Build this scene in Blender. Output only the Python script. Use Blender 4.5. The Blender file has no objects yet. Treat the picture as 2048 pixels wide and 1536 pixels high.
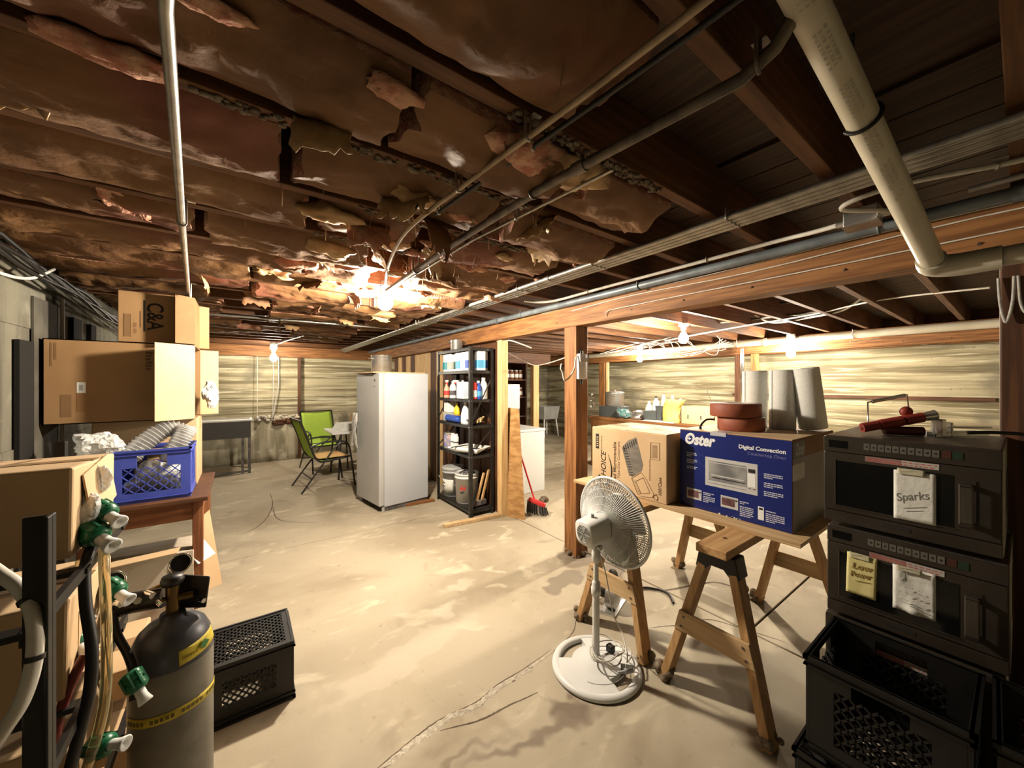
import bpy, math, random
from math import sin, cos, pi, radians
from mathutils import Vector, Matrix, noise

random.seed(7)
SC = bpy.context.scene
COL = SC.collection

# ------------------------------------------------------------------ camera, world, exposure
YAW = radians(36.1)
FPX = 745.0
EYE = Vector((0.0, 0.0, 1.5))
cam_data = bpy.data.cameras.new('camera')
cam_data.sensor_width = 36.0
cam_data.lens = FPX / 2048.0 * 36.0
cam_data.clip_start = 0.02
cam_data.clip_end = 60.0
camera = bpy.data.objects.new('camera', cam_data)
camera.location = EYE
camera.rotation_euler = (pi / 2, 0.0, -YAW)
COL.objects.link(camera)
SC.camera = camera

world = bpy.data.worlds.new('basement_air')
SC.world = world
world.use_nodes = True
world.node_tree.nodes['Background'].inputs[0].default_value = (0.5, 0.42, 0.34, 1)
world.node_tree.nodes['Background'].inputs[1].default_value = 0.0
SC.view_settings.view_transform = 'Standard'
SC.view_settings.look = 'None'
SC.view_settings.gamma = 1.0
SC.view_settings.use_curve_mapping = False
SC.view_settings.exposure = 0.0
try:
    SC.cycles.max_bounces = 7
    SC.cycles.diffuse_bounces = 1
    SC.cycles.transparent_max_bounces = 12
    SC.cycles.sample_clamp_indirect = 4.0
except Exception:
    pass
# power of each bare bulb (W of an emitting globe), placed further down by bulb()
BULB_W = {'A': 300.0, 'B': 85.0, 'C': 300.0, 'D': 150.0, 'E': 150.0}
BULB_COLOUR = (1.0, 0.885, 0.71)

FWD = Vector((sin(YAW), cos(YAW), 0)); RGT = Vector((cos(YAW), -sin(YAW), 0))
def P(x, y, d):                      # a point d metres deep along the view, sighted at (x, y) of the 2048x1536 photograph
    return EYE + FWD * d + RGT * ((x - 1024) / FPX * d) + Vector((0, 0, (768 - y) / FPX * d))
def F(x, y, z=0.0):                  # the sighted point on the horizontal plane at height z
    return P(x, y, (z - 1.5) * FPX / (768 - y))

# ------------------------------------------------------------------ mesh building
class MB:
    def __init__(s):
        s.v = []; s.f = []; s.sm = []; s.mi = []; s.cur = 0
    def add(s, vs, fs, smooth=False):
        o = len(s.v)
        s.v += [tuple(p) for p in vs]
        for f in fs:
            s.f.append([i + o for i in f]); s.sm.append(smooth); s.mi.append(s.cur)
        return s
    def box(s, x0, y0, z0, x1, y1, z1, m=None):
        vs = [Vector(p) for p in ((x0,y0,z0),(x1,y0,z0),(x1,y1,z0),(x0,y1,z0),(x0,y0,z1),(x1,y0,z1),(x1,y1,z1),(x0,y1,z1))]
        if m is not None: vs = [m @ p for p in vs]
        return s.add(vs, [(0,3,2,1),(4,5,6,7),(0,1,5,4),(1,2,6,5),(2,3,7,6),(3,0,4,7)])
    def cbox(s, c, sz, m=None):
        c = Vector(c); h = Vector(sz) / 2
        return s.box(*(c - h), *(c + h), m)
    def bar(s, p, q, w, h, up=(0,0,1)):      # w across, h along up
        p = Vector(p); q = Vector(q); d = (q - p).normalized(); up = Vector(up)
        a = d.cross(up)
        if a.length < 1e-5: a = d.cross(Vector((1,0,0)))
        a.normalize(); b = a.cross(d).normalized()
        vs = []
        for e in (p, q):
            for i, j in ((-1,-1),(1,-1),(1,1),(-1,1)):
                vs.append(e + a * (i * w / 2) + b * (j * h / 2))
        return s.add(vs, [(0,1,2,3),(7,6,5,4),(0,4,5,1),(1,5,6,2),(2,6,7,3),(3,7,4,0)])
    def cyl(s, p, q, r, r2=None, n=16, cap=True):
        p = Vector(p); q = Vector(q); r2 = r if r2 is None else r2
        d = (q - p).normalized()
        a = d.cross(Vector((0,0,1)))
        if a.length < 1e-4: a = Vector((1,0,0))
        a.normalize(); b = d.cross(a)
        vs = []
        for e, rr in ((p, r), (q, r2)):
            for k in range(n):
                t = 2 * pi * k / n
                vs.append(e + a * (rr * cos(t)) + b * (rr * sin(t)))
        s.add(vs, [(k, (k+1) % n, n + (k+1) % n, n + k) for k in range(n)], True)
        if cap:
            s.add(vs[:n], [tuple(reversed(range(n)))]); s.add(vs[n:], [tuple(range(n))])
        return s
    def tube(s, pts, r, n=8, closed=False):
        pts = [Vector(p) for p in pts]; m = len(pts)
        rr = r if isinstance(r, (list, tuple)) else [r] * m
        vs = []; a = None
        for i, p in enumerate(pts):
            if closed: d = pts[(i+1) % m] - pts[i-1]
            else: d = pts[min(i+1, m-1)] - pts[max(i-1, 0)]
            d.normalize()
            if a is None:
                a = d.cross(Vector((0,0,1)))
                if a.length < 1e-3: a = d.cross(Vector((1,0,0)))
            a = a - d * a.dot(d)
            if a.length < 1e-6: a = d.cross(Vector((0,1,0)))
            a.normalize(); b = d.cross(a)
            for k in range(n):
                t = 2 * pi * k / n
                vs.append(p + a * (rr[i] * cos(t)) + b * (rr[i] * sin(t)))
        fs = []
        for i in range(m if closed else m - 1):
            j = (i + 1) % m
            for k in range(n):
                fs.append((i*n+k, i*n+(k+1) % n, j*n+(k+1) % n, j*n+k))
        s.add(vs, fs, True)
        if not closed:
            s.add(vs[:n], [tuple(reversed(range(n)))]); s.add(vs[-n:], [tuple(range(n))])
        return s
    def lathe(s, prof, n=24, m=None, smooth=True, cap=True):
        vs = []
        for r, z in prof:
            for k in range(n):
                t = 2 * pi * k / n
                p = Vector((r * cos(t), r * sin(t), z))
                vs.append(m @ p if m is not None else p)
        fs = []
        for i in range(len(prof) - 1):
            for k in range(n):
                fs.append((i*n+k, i*n+(k+1) % n, (i+1)*n+(k+1) % n, (i+1)*n+k))
        s.add(vs, fs, smooth)
        if cap and prof[0][0] > 1e-6: s.add(vs[:n], [tuple(reversed(range(n)))])
        if cap and prof[-1][0] > 1e-6: s.add(vs[-n:], [tuple(range(n))])
        return s
    def prism(s, poly, z0, z1, m=None):
        n = len(poly)
        vs = [Vector((x, y, z0)) for x, y in poly] + [Vector((x, y, z1)) for x, y in poly]
        if m is not None: vs = [m @ p for p in vs]
        return s.add(vs, [tuple(reversed(range(n))), tuple(range(n, 2*n))] + [(k, (k+1) % n, n+(k+1) % n, n+k) for k in range(n)])
    def ball(s, c, r, n=12, k=8, sc=(1,1,1), m=None):
        c = Vector(c); prof = []
        vs = []
        for i in range(k + 1):
            a = pi * i / k
            for j in range(n):
                t = 2 * pi * j / n
                p = Vector((r*sc[0]*sin(a)*cos(t), r*sc[1]*sin(a)*sin(t), -r*sc[2]*cos(a)))
                vs.append((m @ p if m is not None else p) + c)
        return s.add(vs, [(i*n+j, i*n+(j+1) % n, (i+1)*n+(j+1) % n, (i+1)*n+j) for i in range(k) for j in range(n)], True)
    def torus(s, c, R, r, nrm=(0,0,1), n=32, k=8):
        c = Vector(c); nrm = Vector(nrm).normalized()
        a = nrm.cross(Vector((0,0,1)))
        if a.length < 1e-3: a = Vector((1,0,0))
        a.normalize(); b = nrm.cross(a)
        return s.tube([c + a*(R*cos(2*pi*i/n)) + b*(R*sin(2*pi*i/n)) for i in range(n)], r, k, True)
    def grid(s, fn, nu, nv, smooth=True):
        vs = [fn(i / nu, j / nv) for i in range(nu + 1) for j in range(nv + 1)]
        return s.add(vs, [(i*(nv+1)+j, (i+1)*(nv+1)+j, (i+1)*(nv+1)+j+1, i*(nv+1)+j+1) for i in range(nu) for j in range(nv)], smooth)
    def build(s, name, mats, parent=None, bevel=0, solid=0, loc=None):
        me = bpy.data.meshes.new(name)
        me.from_pydata(s.v, [], s.f); me.update()
        me.polygons.foreach_set('use_smooth', s.sm)
        me.polygons.foreach_set('material_index', s.mi)
        for m in (mats if isinstance(mats, (list, tuple)) else [mats]): me.materials.append(m)
        o = bpy.data.objects.new(name, me); COL.objects.link(o)
        if parent is not None: o.parent = parent
        if loc is not None: o.location = loc
        if solid:
            md = o.modifiers.new('thickness', 'SOLIDIFY'); md.thickness = solid; md.offset = 0
        if bevel:
            md = o.modifiers.new('edge', 'BEVEL'); md.width = bevel; md.segments = 2; md.limit_method = 'ANGLE'; md.angle_limit = radians(50)
        return o

def tag(o, label=None, cat=None, group=None, kind=None):
    if label: o['label'] = label
    if cat: o['category'] = cat
    if group: o['group'] = group
    if kind: o['kind'] = kind
    return o
def thing(name, label, cat, loc=(0,0,0), rz=0.0, group=None):
    o = bpy.data.objects.new(name, None); COL.objects.link(o)
    o.empty_display_size = 0.05
    o.location = loc; o.rotation_euler = (0, 0, rz)
    return tag(o, label, cat, group)
def copy_tree(o, parent=None):
    c = o.copy(); COL.objects.link(c)
    if parent is not None: c.parent = parent
    for ch in o.children: copy_tree(ch, c)
    return c
def spline(pts, k=6):
    pts = [Vector(p) for p in pts]; out = []
    for i in range(len(pts) - 1):
        p0 = pts[max(i-1, 0)]; p1 = pts[i]; p2 = pts[i+1]; p3 = pts[min(i+2, len(pts)-1)]
        for j in range(k):
            t = j / k
            out.append(0.5 * ((2*p1) + (p2-p0)*t + (2*p0-5*p1+4*p2-p3)*t*t + (3*p1-p0-3*p2+p3)*t**3))
    out.append(pts[-1]); return out
def text(s, size, m, parent, org, xd, yd, shear=0.0, align='LEFT', bold=0.0, ext=0.0003, wscale=1.0, name='lettering'):
    cu = bpy.data.curves.new('t', 'FONT'); cu.body = s; cu.size = size; cu.shear = shear
    cu.align_x = align; cu.offset = bold; cu.extrude = ext; cu.resolution_u = 3
    ob = bpy.data.objects.new('t', cu); COL.objects.link(ob)
    dg = bpy.context.evaluated_depsgraph_get()
    me = bpy.data.meshes.new_from_object(ob.evaluated_get(dg))
    bpy.data.objects.remove(ob); bpy.data.curves.remove(cu)
    xd = Vector(xd).normalized(); yd = Vector(yd).normalized(); zd = xd.cross(yd)
    mt = Matrix(((xd.x*wscale, yd.x, zd.x, org[0]), (xd.y*wscale, yd.y, zd.y, org[1]), (xd.z*wscale, yd.z, zd.z, org[2]), (0,0,0,1)))
    me.transform(mt); me.materials.clear(); me.materials.append(m)
    o = bpy.data.objects.new(name, me); COL.objects.link(o); o.parent = parent
    return o

# ------------------------------------------------------------------ procedural materials
def mat(name, c, rough=0.6, metal=0.0, c2=None, scale=6.0, stretch=(1,1,1), lo=0.35, hi=0.65, bump=0.0, bscale=None, bdist=0.01,
        trans=0.0, alpha=1.0, emit=0.0, ior=1.45, detail=4.0, c3=None, s3=1.0, lo3=.55, hi3=.7, coat=0.0):
    m = bpy.data.materials.new(name); m.use_nodes = True
    nt = m.node_tree; N = nt.nodes; L = nt.links
    b = N['Principled BSDF']
    def rgba(x): return (x[0], x[1], x[2], 1)
    b.inputs['Base Color'].default_value = rgba(c); b.inputs['Roughness'].default_value = rough; b.inputs['Metallic'].default_value = metal
    b.inputs['IOR'].default_value = ior
    if trans: b.inputs['Transmission Weight'].default_value = trans
    if alpha < 1: b.inputs['Alpha'].default_value = alpha
    if coat: b.inputs['Coat Weight'].default_value = coat; b.inputs['Coat Roughness'].default_value = .1
    if emit:
        b.inputs['Emission Color'].default_value = rgba(c); b.inputs['Emission Strength'].default_value = emit
    if c2 is not None or bump or c3 is not None:
        tc = N.new('ShaderNodeTexCoord'); mp = N.new('ShaderNodeMapping'); mp.inputs['Scale'].default_value = stretch
        L.new(tc.outputs['Object'], mp.inputs['Vector'])
        def nz(sc, det=detail):
            n = N.new('ShaderNodeTexNoise'); n.inputs['Scale'].default_value = sc; n.inputs['Detail'].default_value = det
            L.new(mp.outputs['Vector'], n.inputs['Vector']); return n
        src = None
        def mix(fac, a, bcol):
            x = N.new('ShaderNodeMix'); x.data_type = 'RGBA'; L.new(fac, x.inputs[0])
            if hasattr(a, 'is_output'): L.new(a, x.inputs[6])
            else: x.inputs[6].default_value = rgba(a)
            x.inputs[7].default_value = rgba(bcol); return x.outputs[2]
        def ramp(o, l, h):
            r = N.new('ShaderNodeMapRange'); r.inputs[1].default_value = l; r.inputs[2].default_value = h; r.interpolation_type = 'SMOOTHSTEP'
            L.new(o, r.inputs[0]); return r.outputs[0]
        cur = c
        if c2 is not None: cur = mix(ramp(nz(scale).outputs[0], lo, hi), cur, c2)
        if c3 is not None: cur = mix(ramp(nz(s3).outputs[0], lo3, hi3), cur, c3)
        if hasattr(cur, 'is_output'): L.new(cur, b.inputs['Base Color'])
        if bump:
            bp = N.new('ShaderNodeBump'); bp.inputs['Strength'].default_value = bump; bp.inputs['Distance'].default_value = bdist
            L.new(nz(bscale or scale, 6).outputs[0], bp.inputs['Height']); L.new(bp.outputs[0], b.inputs['Normal'])
    return m
def wood(name, c, c2, axis, rough=0.65, scale=5, knots=None):
    st = [9.0, 9.0, 9.0]; st[axis] = 0.55
    return mat(name, c, rough, c2=c2, scale=scale, stretch=st, lo=.36, hi=.64, bump=.25, bdist=.004, c3=knots, s3=scale*.35, lo3=.6, hi3=.72)

BEAM_W = [wood('douglas_fir_%s' % 'xyz'[a], (.33,.145,.046), (.18,.07,.021), a) for a in range(3)]
PALE_W = [wood('pale_pine_%s' % 'xyz'[a], (.78,.52,.25), (.60,.36,.15), a) for a in range(3)]
DARK_W = [wood('dark_old_timber_%s' % 'xyz'[a], (.13,.052,.021), (.065,.025,.010), a) for a in range(3)]
SAW_W = [wood('sawhorse_pine_%s' % 'xyz'[a], (.60,.36,.16), (.46,.25,.10), a) for a in range(3)]
SUBF = wood('subfloor_boards', (.070,.034,.016), (.035,.016,.008), 1)
PLYEDGE = mat('plywood_edge', (.72,.50,.27), .7, c2=(.42,.25,.11), scale=3, stretch=(.6,.6,160), lo=.45, hi=.55)
PLYFACE = wood('plywood_face', (.66,.45,.24), (.52,.33,.16), 1)
OSB = mat('rough_board', (.52,.29,.11), .8, c2=(.34,.17,.055), scale=9, stretch=(1,1,3), bump=.4, bdist=.006)
KRAFT = mat('kraft_facing', (.19,.090,.031), .72, c2=(.13,.058,.022), scale=3.2, lo=.35, hi=.68, bump=.65, bscale=17, bdist=.014, c3=(.17,.052,.032), s3=1.3, lo3=.56, hi3=.7)
PINK = mat('pink_glass_wool', (.48,.19,.125), .95, c2=(.62,.36,.235), scale=24, bump=.9, bscale=70, bdist=.012, detail=8, c3=(.42,.17,.11), s3=5)
CREAM = mat('torn_paper_facing', (.58,.38,.19), .6, c2=(.36,.20,.085), scale=9, bump=.4, bscale=30, bdist=.006)
CARD = mat('corrugated_card', (.37,.215,.098), .75, c2=(.31,.175,.075), scale=3, stretch=(1,1,1), bump=.05, bscale=60)
CARD_L = mat('pale_corrugated_card', (.68,.47,.27), .75, c2=(.60,.40,.22), scale=3)
CARD_D = mat('dark_corrugated_card', (.27,.145,.062), .8, c2=(.22,.115,.048), scale=4)
CARD_IN = mat('inner_card', (.50,.31,.155), .85, c2=(.44,.26,.125), scale=4)
PRINT_B = mat('brown_print', (.16,.085,.04), .8)
PRINT_T = mat('faded_tan_print', (.22,.12,.052), .8)
INK = mat('black_ink', (.015,.013,.012), .7)
WHITE = mat('white_enamel', (.52,.53,.56), .3, c2=(.48,.49,.515), scale=2, c3=(.42,.425,.44), s3=2.2, lo3=.62, hi3=.75)
WHITEP = mat('white_plastic', (.82,.81,.78), .38)
WHITEPVC = mat('cream_drain_plastic', (.62,.56,.44), .35, c2=(.53,.47,.35), scale=4)
PAPER = mat('white_paper', (.86,.85,.80), .85, c2=(.78,.76,.70), scale=14, bump=.2, bscale=40)
TOWEL = mat('paper_towel', (.90,.88,.82), .95, c2=(.85,.83,.77), scale=90, bump=.6, bscale=160, bdist=.004)
TOWEL.node_tree.nodes['Principled BSDF'].inputs['Subsurface Weight'].default_value = .6
TOWEL.node_tree.nodes['Principled BSDF'].inputs['Subsurface Radius'].default_value = (1,1,1)
TOWEL.node_tree.nodes['Principled BSDF'].inputs['Subsurface Scale'].default_value = .05
YNOTE = mat('yellow_note', (.80,.72,.34), .8, c2=(.74,.65,.28), scale=12)
PENCIL = mat('pencil_grey', (.22,.21,.20), .8)
OCHRE = mat('ochre_pen', (.45,.30,.09), .8)
BLACKP = mat('black_plastic', (.0045,.0045,.005), .45, c2=(.008,.0075,.007), scale=12)
BLACKM = mat('black_powder_coat', (.022,.021,.020), .38, c2=(.05,.045,.04), scale=9, lo=.55, hi=.8)
RUBBER = mat('black_rubber', (.02,.018,.017), .35)
BLUEP = mat('blue_crate_plastic', (.055,.085,.44), .38, c2=(.07,.10,.50), scale=10)
STEEL = mat('brushed_steel', (.72,.71,.68), .30, .85, c2=(.62,.60,.57), scale=4, stretch=(1,1,20))
STAIN = mat('stainless_shell', (.15,.13,.11), .38, .8, c2=(.115,.10,.085), scale=5, stretch=(20,20,1))
STAIND = mat('dark_stainless_front', (.058,.047,.036), .45, .45, c2=(.042,.033,.025), scale=6)
CHROME = mat('chrome', (.80,.79,.76), .12, 1.0)
GALV = mat('galvanised_conduit', (.40,.375,.33), .36, .75, c2=(.30,.28,.245), scale=20)
GREYPIPE = mat('blue_grey_pipe', (.19,.215,.23), .42, .2, c2=(.13,.145,.155), scale=9)
DARKPIPE = mat('dark_iron_pipe', (.10,.085,.075), .45, .6, c2=(.17,.14,.11), scale=20)
ROMEX = mat('white_cable_sheath', (.74,.70,.62), .5, c2=(.62,.56,.47), scale=12)
BLKCABLE = mat('black_cable_sheath', (.008,.0075,.007), .5)
BRASS = mat('brass', (.55,.36,.12), .3, 1.0)
TUBEC = mat('clear_yellowed_tube', (.86,.72,.42), .12, trans=.75, ior=1.3)
CLEAR = mat('clear_plastic', (.93,.93,.91), .12, trans=.85, ior=1.25, c2=(.85,.85,.83), scale=12, bump=.6, bscale=26, bdist=.01)
BAGP = mat('crinkled_bag_plastic', (.97,.97,.95), .14, alpha=.62, bump=1.0, bscale=34, bdist=.02)
GREEN = mat('green_connector', (.01,.13,.055), .35)
LIME = mat('lime_sling_fabric', (.52,.74,.10), .8, c2=(.46,.68,.08), scale=60)
ORANGE = mat('orange_cushion', (.80,.30,.12), .8, c2=(.72,.24,.09), scale=20)
TAPE = mat('brick_red_tape', (.35,.105,.055), .6, c2=(.28,.075,.04), scale=8)
TAPESIDE = mat('tape_roll_side', (.42,.31,.24), .7, c2=(.32,.21,.15), scale=12)
REDP = mat('red_plastic', (.60,.035,.035), .4)
REDG = mat('dull_red_grip', (.34,.05,.035), .5, c2=(.27,.035,.028), scale=14)
NAVY = mat('glossy_navy_print', (.008,.020,.165), .34, c2=(.006,.015,.14), scale=2.5)
SILVERPR = mat('silver_print', (.58,.57,.56), .5)
GREYPR = mat('grey_print', (.16,.16,.165), .55, c2=(.38,.37,.36), scale=7, stretch=(1,1,1))
SMOKE = mat('dark_print', (.07,.065,.065), .55, c2=(.16,.14,.135), scale=12)
WHITEPR = mat('white_print', (.88,.88,.87), .5)
YELLOW = mat('yellow_label', (.70,.55,.06), .55, c2=(.58,.44,.04), scale=20)
CYLG = mat('grey_cylinder_paint', (.25,.23,.19), .5, .15, c2=(.17,.155,.125), scale=7, c3=(.16,.14,.12), s3=14, lo3=.6, hi3=.75)
CYLD = mat('slate_blue_shoulder_paint', (.045,.048,.058), .38, .2, c2=(.075,.075,.085), scale=8)
GREYP = mat('grey_plastic', (.42,.42,.41), .5)
GREYW = mat('weathered_grey_tub', (.50,.50,.47), .6, c2=(.42,.42,.39), scale=4)
RAG = mat('grey_rag', (.55,.53,.49), .95, c2=(.45,.43,.39), scale=30, bump=.5, bscale=60)
TEAL = mat('teal_label', (.02,.28,.33), .45); LBLUE = mat('light_blue_label', (.10,.36,.62), .45)
DBLUE = mat('deep_blue_plastic', (.03,.08,.36), .4); YEL = mat('yellow_bottle_plastic', (.80,.56,.02), .4)
DGREEN = mat('dark_green_label', (.03,.10,.05), .5); REDL = mat('red_label', (.62,.05,.04), .5)
SALMON = mat('salmon_liquid', (.78,.44,.28), .3); JARBR = mat('brown_preserve', (.24,.09,.05), .25)
GLASSD = mat('dark_door_glass', (.006,.006,.006), .12)
BTN = mat('grey_keypad_button', (.13,.12,.10), .5); BTNR = mat('dim_red_button', (.07,.022,.014), .5); BTNG = mat('dim_green_button', (.016,.036,.022), .5)
PINKL = mat('pink_white_warning_label', (.34,.23,.205), .6, c2=(.28,.17,.15), scale=20)
CLOTHY = mat('yellow_bag', (.86,.72,.20), .6, c2=(.78,.60,.14), scale=8, bump=.4, bscale=18)
TRAYBL = mat('dark_slate_plastic', (.085,.095,.095), .5)
BRISTLE = mat('charcoal_bristle', (.045,.042,.04), .9, c2=(.09,.085,.08), scale=60, stretch=(4,4,.4))
WICK = mat('grey_wadding', (.30,.24,.17), 1.0, c2=(.17,.12,.08), scale=24, bump=1.0, bscale=40, bdist=.015)

def board_concrete(name, hor, vert_panels=False, cA=(.46,.40,.255), cB=(.19,.155,.085), cC=(.66,.60,.42)):
    m = bpy.data.materials.new(name); m.use_nodes = True
    nt = m.node_tree; N = nt.nodes; L = nt.links; b = N['Principled BSDF']; b.inputs['Roughness'].default_value = .88
    tc = N.new('ShaderNodeTexCoord')
    def noi(st, sc, det=5):
        mp = N.new('ShaderNodeMapping'); mp.inputs['Scale'].default_value = st; L.new(tc.outputs['Object'], mp.inputs['Vector'])
        n = N.new('ShaderNodeTexNoise'); n.inputs['Scale'].default_value = sc; n.inputs['Detail'].default_value = det
        L.new(mp.outputs['Vector'], n.inputs['Vector']); return n.outputs[0]
    def rng(o, l, h, t0=0., t1=1.):
        r = N.new('ShaderNodeMapRange'); r.interpolation_type = 'SMOOTHSTEP'
        for k, v in ((1,l),(2,h),(3,t0),(4,t1)): r.inputs[k].default_value = v
        L.new(o, r.inputs[0]); return r.outputs[0]
    def mix(fac, a, c):
        x = N.new('ShaderNodeMix'); x.data_type = 'RGBA'; L.new(fac, x.inputs[0])
        if hasattr(a, 'is_output'): L.new(a, x.inputs[6])
        else: x.inputs[6].default_value = (*a, 1)
        x.inputs[7].default_value = (*c, 1); return x.outputs[2]
    s1 = (.35, .35, 7) if not vert_panels else (5, 5, .5)
    cur = mix(rng(noi(s1, 1.6), .38, .62), cA, cB)
    cur = mix(rng(noi((.5,.5,11) if not vert_panels else (1.2,1.2,1.2), 3.1), .52, .72), cur, cC)
    cur = mix(rng(noi((1,1,1), 1.1, 6), .55, .74), cur, (.17,.155,.11))
    cur = mix(rng(noi((1,1,1), 24, 4), .62, .8), cur, (.20,.18,.13))
    L.new(cur, b.inputs['Base Color'])
    bp = N.new('ShaderNodeBump'); bp.inputs['Strength'].default_value = .5; bp.inputs['Distance'].default_value = .012
    L.new(noi((.6,.6,8) if not vert_panels else (2,2,2), 5, 8), bp.inputs['Height']); L.new(bp.outputs[0], b.inputs['Normal'])
    return m
WALLM = board_concrete('board_formed_concrete', 0)
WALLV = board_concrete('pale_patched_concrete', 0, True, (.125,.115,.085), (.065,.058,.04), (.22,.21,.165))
WALLF = board_concrete('blotchy_footing_concrete', 0, True, (.42,.37,.26), (.22,.19,.12), (.62,.56,.42))

def floor_concrete():
    m = bpy.data.materials.new('worn_floor_concrete'); m.use_nodes = True
    nt = m.node_tree; N = nt.nodes; L = nt.links; b = N['Principled BSDF']
    tc = N.new('ShaderNodeTexCoord')
    def noi(sc, det=6, st=(1,1,1), dis=0.0):
        mp = N.new('ShaderNodeMapping'); mp.inputs['Scale'].default_value = st; L.new(tc.outputs['Object'], mp.inputs['Vector'])
        n = N.new('ShaderNodeTexNoise'); n.inputs['Scale'].default_value = sc; n.inputs['Detail'].default_value = det; n.inputs['Distortion'].default_value = dis
        L.new(mp.outputs['Vector'], n.inputs['Vector']); return n.outputs[0]
    def rng(o, l, h, t0=0., t1=1.):
        r = N.new('ShaderNodeMapRange'); r.interpolation_type = 'SMOOTHSTEP'
        for k, v in ((1,l),(2,h),(3,t0),(4,t1)): r.inputs[k].default_value = v
        L.new(o, r.inputs[0]); return r.outputs[0]
    def mix(fac, a, c):
        x = N.new('ShaderNodeMix'); x.data_type = 'RGBA'; L.new(fac, x.inputs[0])
        if hasattr(a, 'is_output'): L.new(a, x.inputs[6])
        else: x.inputs[6].default_value = (*a, 1)
        x.inputs[7].default_value = (*c, 1); return x.outputs[2]
    cur = mix(rng(noi(.9, 7, dis=.6), .40, .66), (.49,.415,.30), (.35,.285,.195))
    cur = mix(rng(noi(3.4, 7, (1,1.6,1), .8), .56, .70, 0, .75), cur, (.66,.575,.42))
    cur = mix(rng(noi(2.1, 8, (1,1,1), 1.2), .60, .74, 0, .7), cur, (.33,.26,.18))
    cur = mix(rng(noi(16, 4), .62, .78, 0, .5), cur, (.26,.21,.155))
    # a few stains with a shape of their own (oil by the fan, dark spot in front), darker patches under the sawhorse
    geo = N.new('ShaderNodeNewGeometry')
    wob = N.new('ShaderNodeTexNoise'); wob.inputs['Scale'].default_value = 7; L.new(geo.outputs['Position'], wob.inputs['Vector'])
    wsub = N.new('ShaderNodeVectorMath'); wsub.operation = 'SUBTRACT'; L.new(wob.outputs['Color'], wsub.inputs[0]); wsub.inputs[1].default_value = (.5,.5,.5)
    wsc = N.new('ShaderNodeVectorMath'); wsc.operation = 'SCALE'; L.new(wsub.outputs[0], wsc.inputs[0]); wsc.inputs['Scale'].default_value = .28
    wad = N.new('ShaderNodeVectorMath'); wad.operation = 'ADD'; L.new(geo.outputs['Position'], wad.inputs[0]); L.new(wsc.outputs[0], wad.inputs[1])
    def spot(cx, cy, sx, sy, rot, col, amt, l=.75, h=1.05):
        nonlocal cur
        mp = N.new('ShaderNodeMapping'); mp.vector_type = 'TEXTURE'
        mp.inputs['Location'].default_value = (cx, cy, 0); mp.inputs['Rotation'].default_value = (0, 0, rot); mp.inputs['Scale'].default_value = (sx, sy, 1)
        L.new(wad.outputs[0], mp.inputs['Vector'])
        ln = N.new('ShaderNodeVectorMath'); ln.operation = 'LENGTH'; L.new(mp.outputs[0], ln.inputs[0])
        cur = mix(rng(ln.outputs['Value'], l, h, amt, 0), cur, col)
    spot(1.03, 1.22, .40, .045, -.12, (.19,.14,.10), .75, .3, 1.2)
    spot(1.22, 1.26, .13, .06, -.2, (.16,.115,.08), .8, .4, 1.2)
    spot(.62, 1.33, .35, .03, .0, (.24,.19,.13), .6, .3, 1.2)
    spot(1.18, .82, .075, .05, .3, (.17,.125,.09), .85)
    spot(2.45, 2.0, .45, .16, .5, (.15,.115,.085), .75)
    spot(2.0, 2.05, .25, .10, .2, (.14,.11,.08), .6)
    spot(2.42, 2.28, .26, .22, .4, (.16,.12,.085), .7)
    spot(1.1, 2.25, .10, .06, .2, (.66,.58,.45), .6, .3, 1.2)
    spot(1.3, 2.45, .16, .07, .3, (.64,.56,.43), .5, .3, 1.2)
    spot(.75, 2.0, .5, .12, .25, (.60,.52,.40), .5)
    L.new(cur, b.inputs['Base Color'])
    L.new(rng(noi(2.0, 4), .4, .7, .72, .9), b.inputs['Roughness'])
    bp = N.new('ShaderNodeBump'); bp.inputs['Strength'].default_value = .35; bp.inputs['Distance'].default_value = .006
    L.new(noi(14, 8), bp.inputs['Height']); L.new(bp.outputs[0], b.inputs['Normal'])
    return m
FLOORM = floor_concrete()
JOINTM = mat('dirty_joint', (.10,.075,.055), .95, c2=(.17,.13,.09), scale=14)
CHIP = mat('chipped_pale_concrete', (.68,.61,.49), .95, c2=(.50,.43,.33), scale=40, bump=1.0, bscale=60, bdist=.012, c3=(.20,.16,.12), s3=22, lo3=.6, hi3=.7)
# ------------------------------------------------------------------ structure: floor, walls, ceiling, beams, posts
def structure(o): return tag(o, kind='structure')
b = MB(); b.box(-1.0, -2.2, -.12, 7.7, 8.7, -.012)
floor = structure(b.build('floor', JOINTM))
def slab(x0, y0, x1, y1):
    g = .006
    m = MB(); m.box(x0 + g, y0 + g, -.0121, x1 - g, y1 - g, 0.0)
    return m.build('slab', FLOORM, floor, bevel=.004)
for x0, x1, ys in ((-1.0, 2.49, (-2.2, 3.97, 4.68, 8.7)), (2.49, 5.0, (-2.2, .98, 3.9, 6.3, 8.7)), (5.0, 7.7, (-2.2, 1.9, 5.2, 8.7))):
    for i in range(len(ys) - 1): slab(x0, ys[i], x1, ys[i+1])

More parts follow.
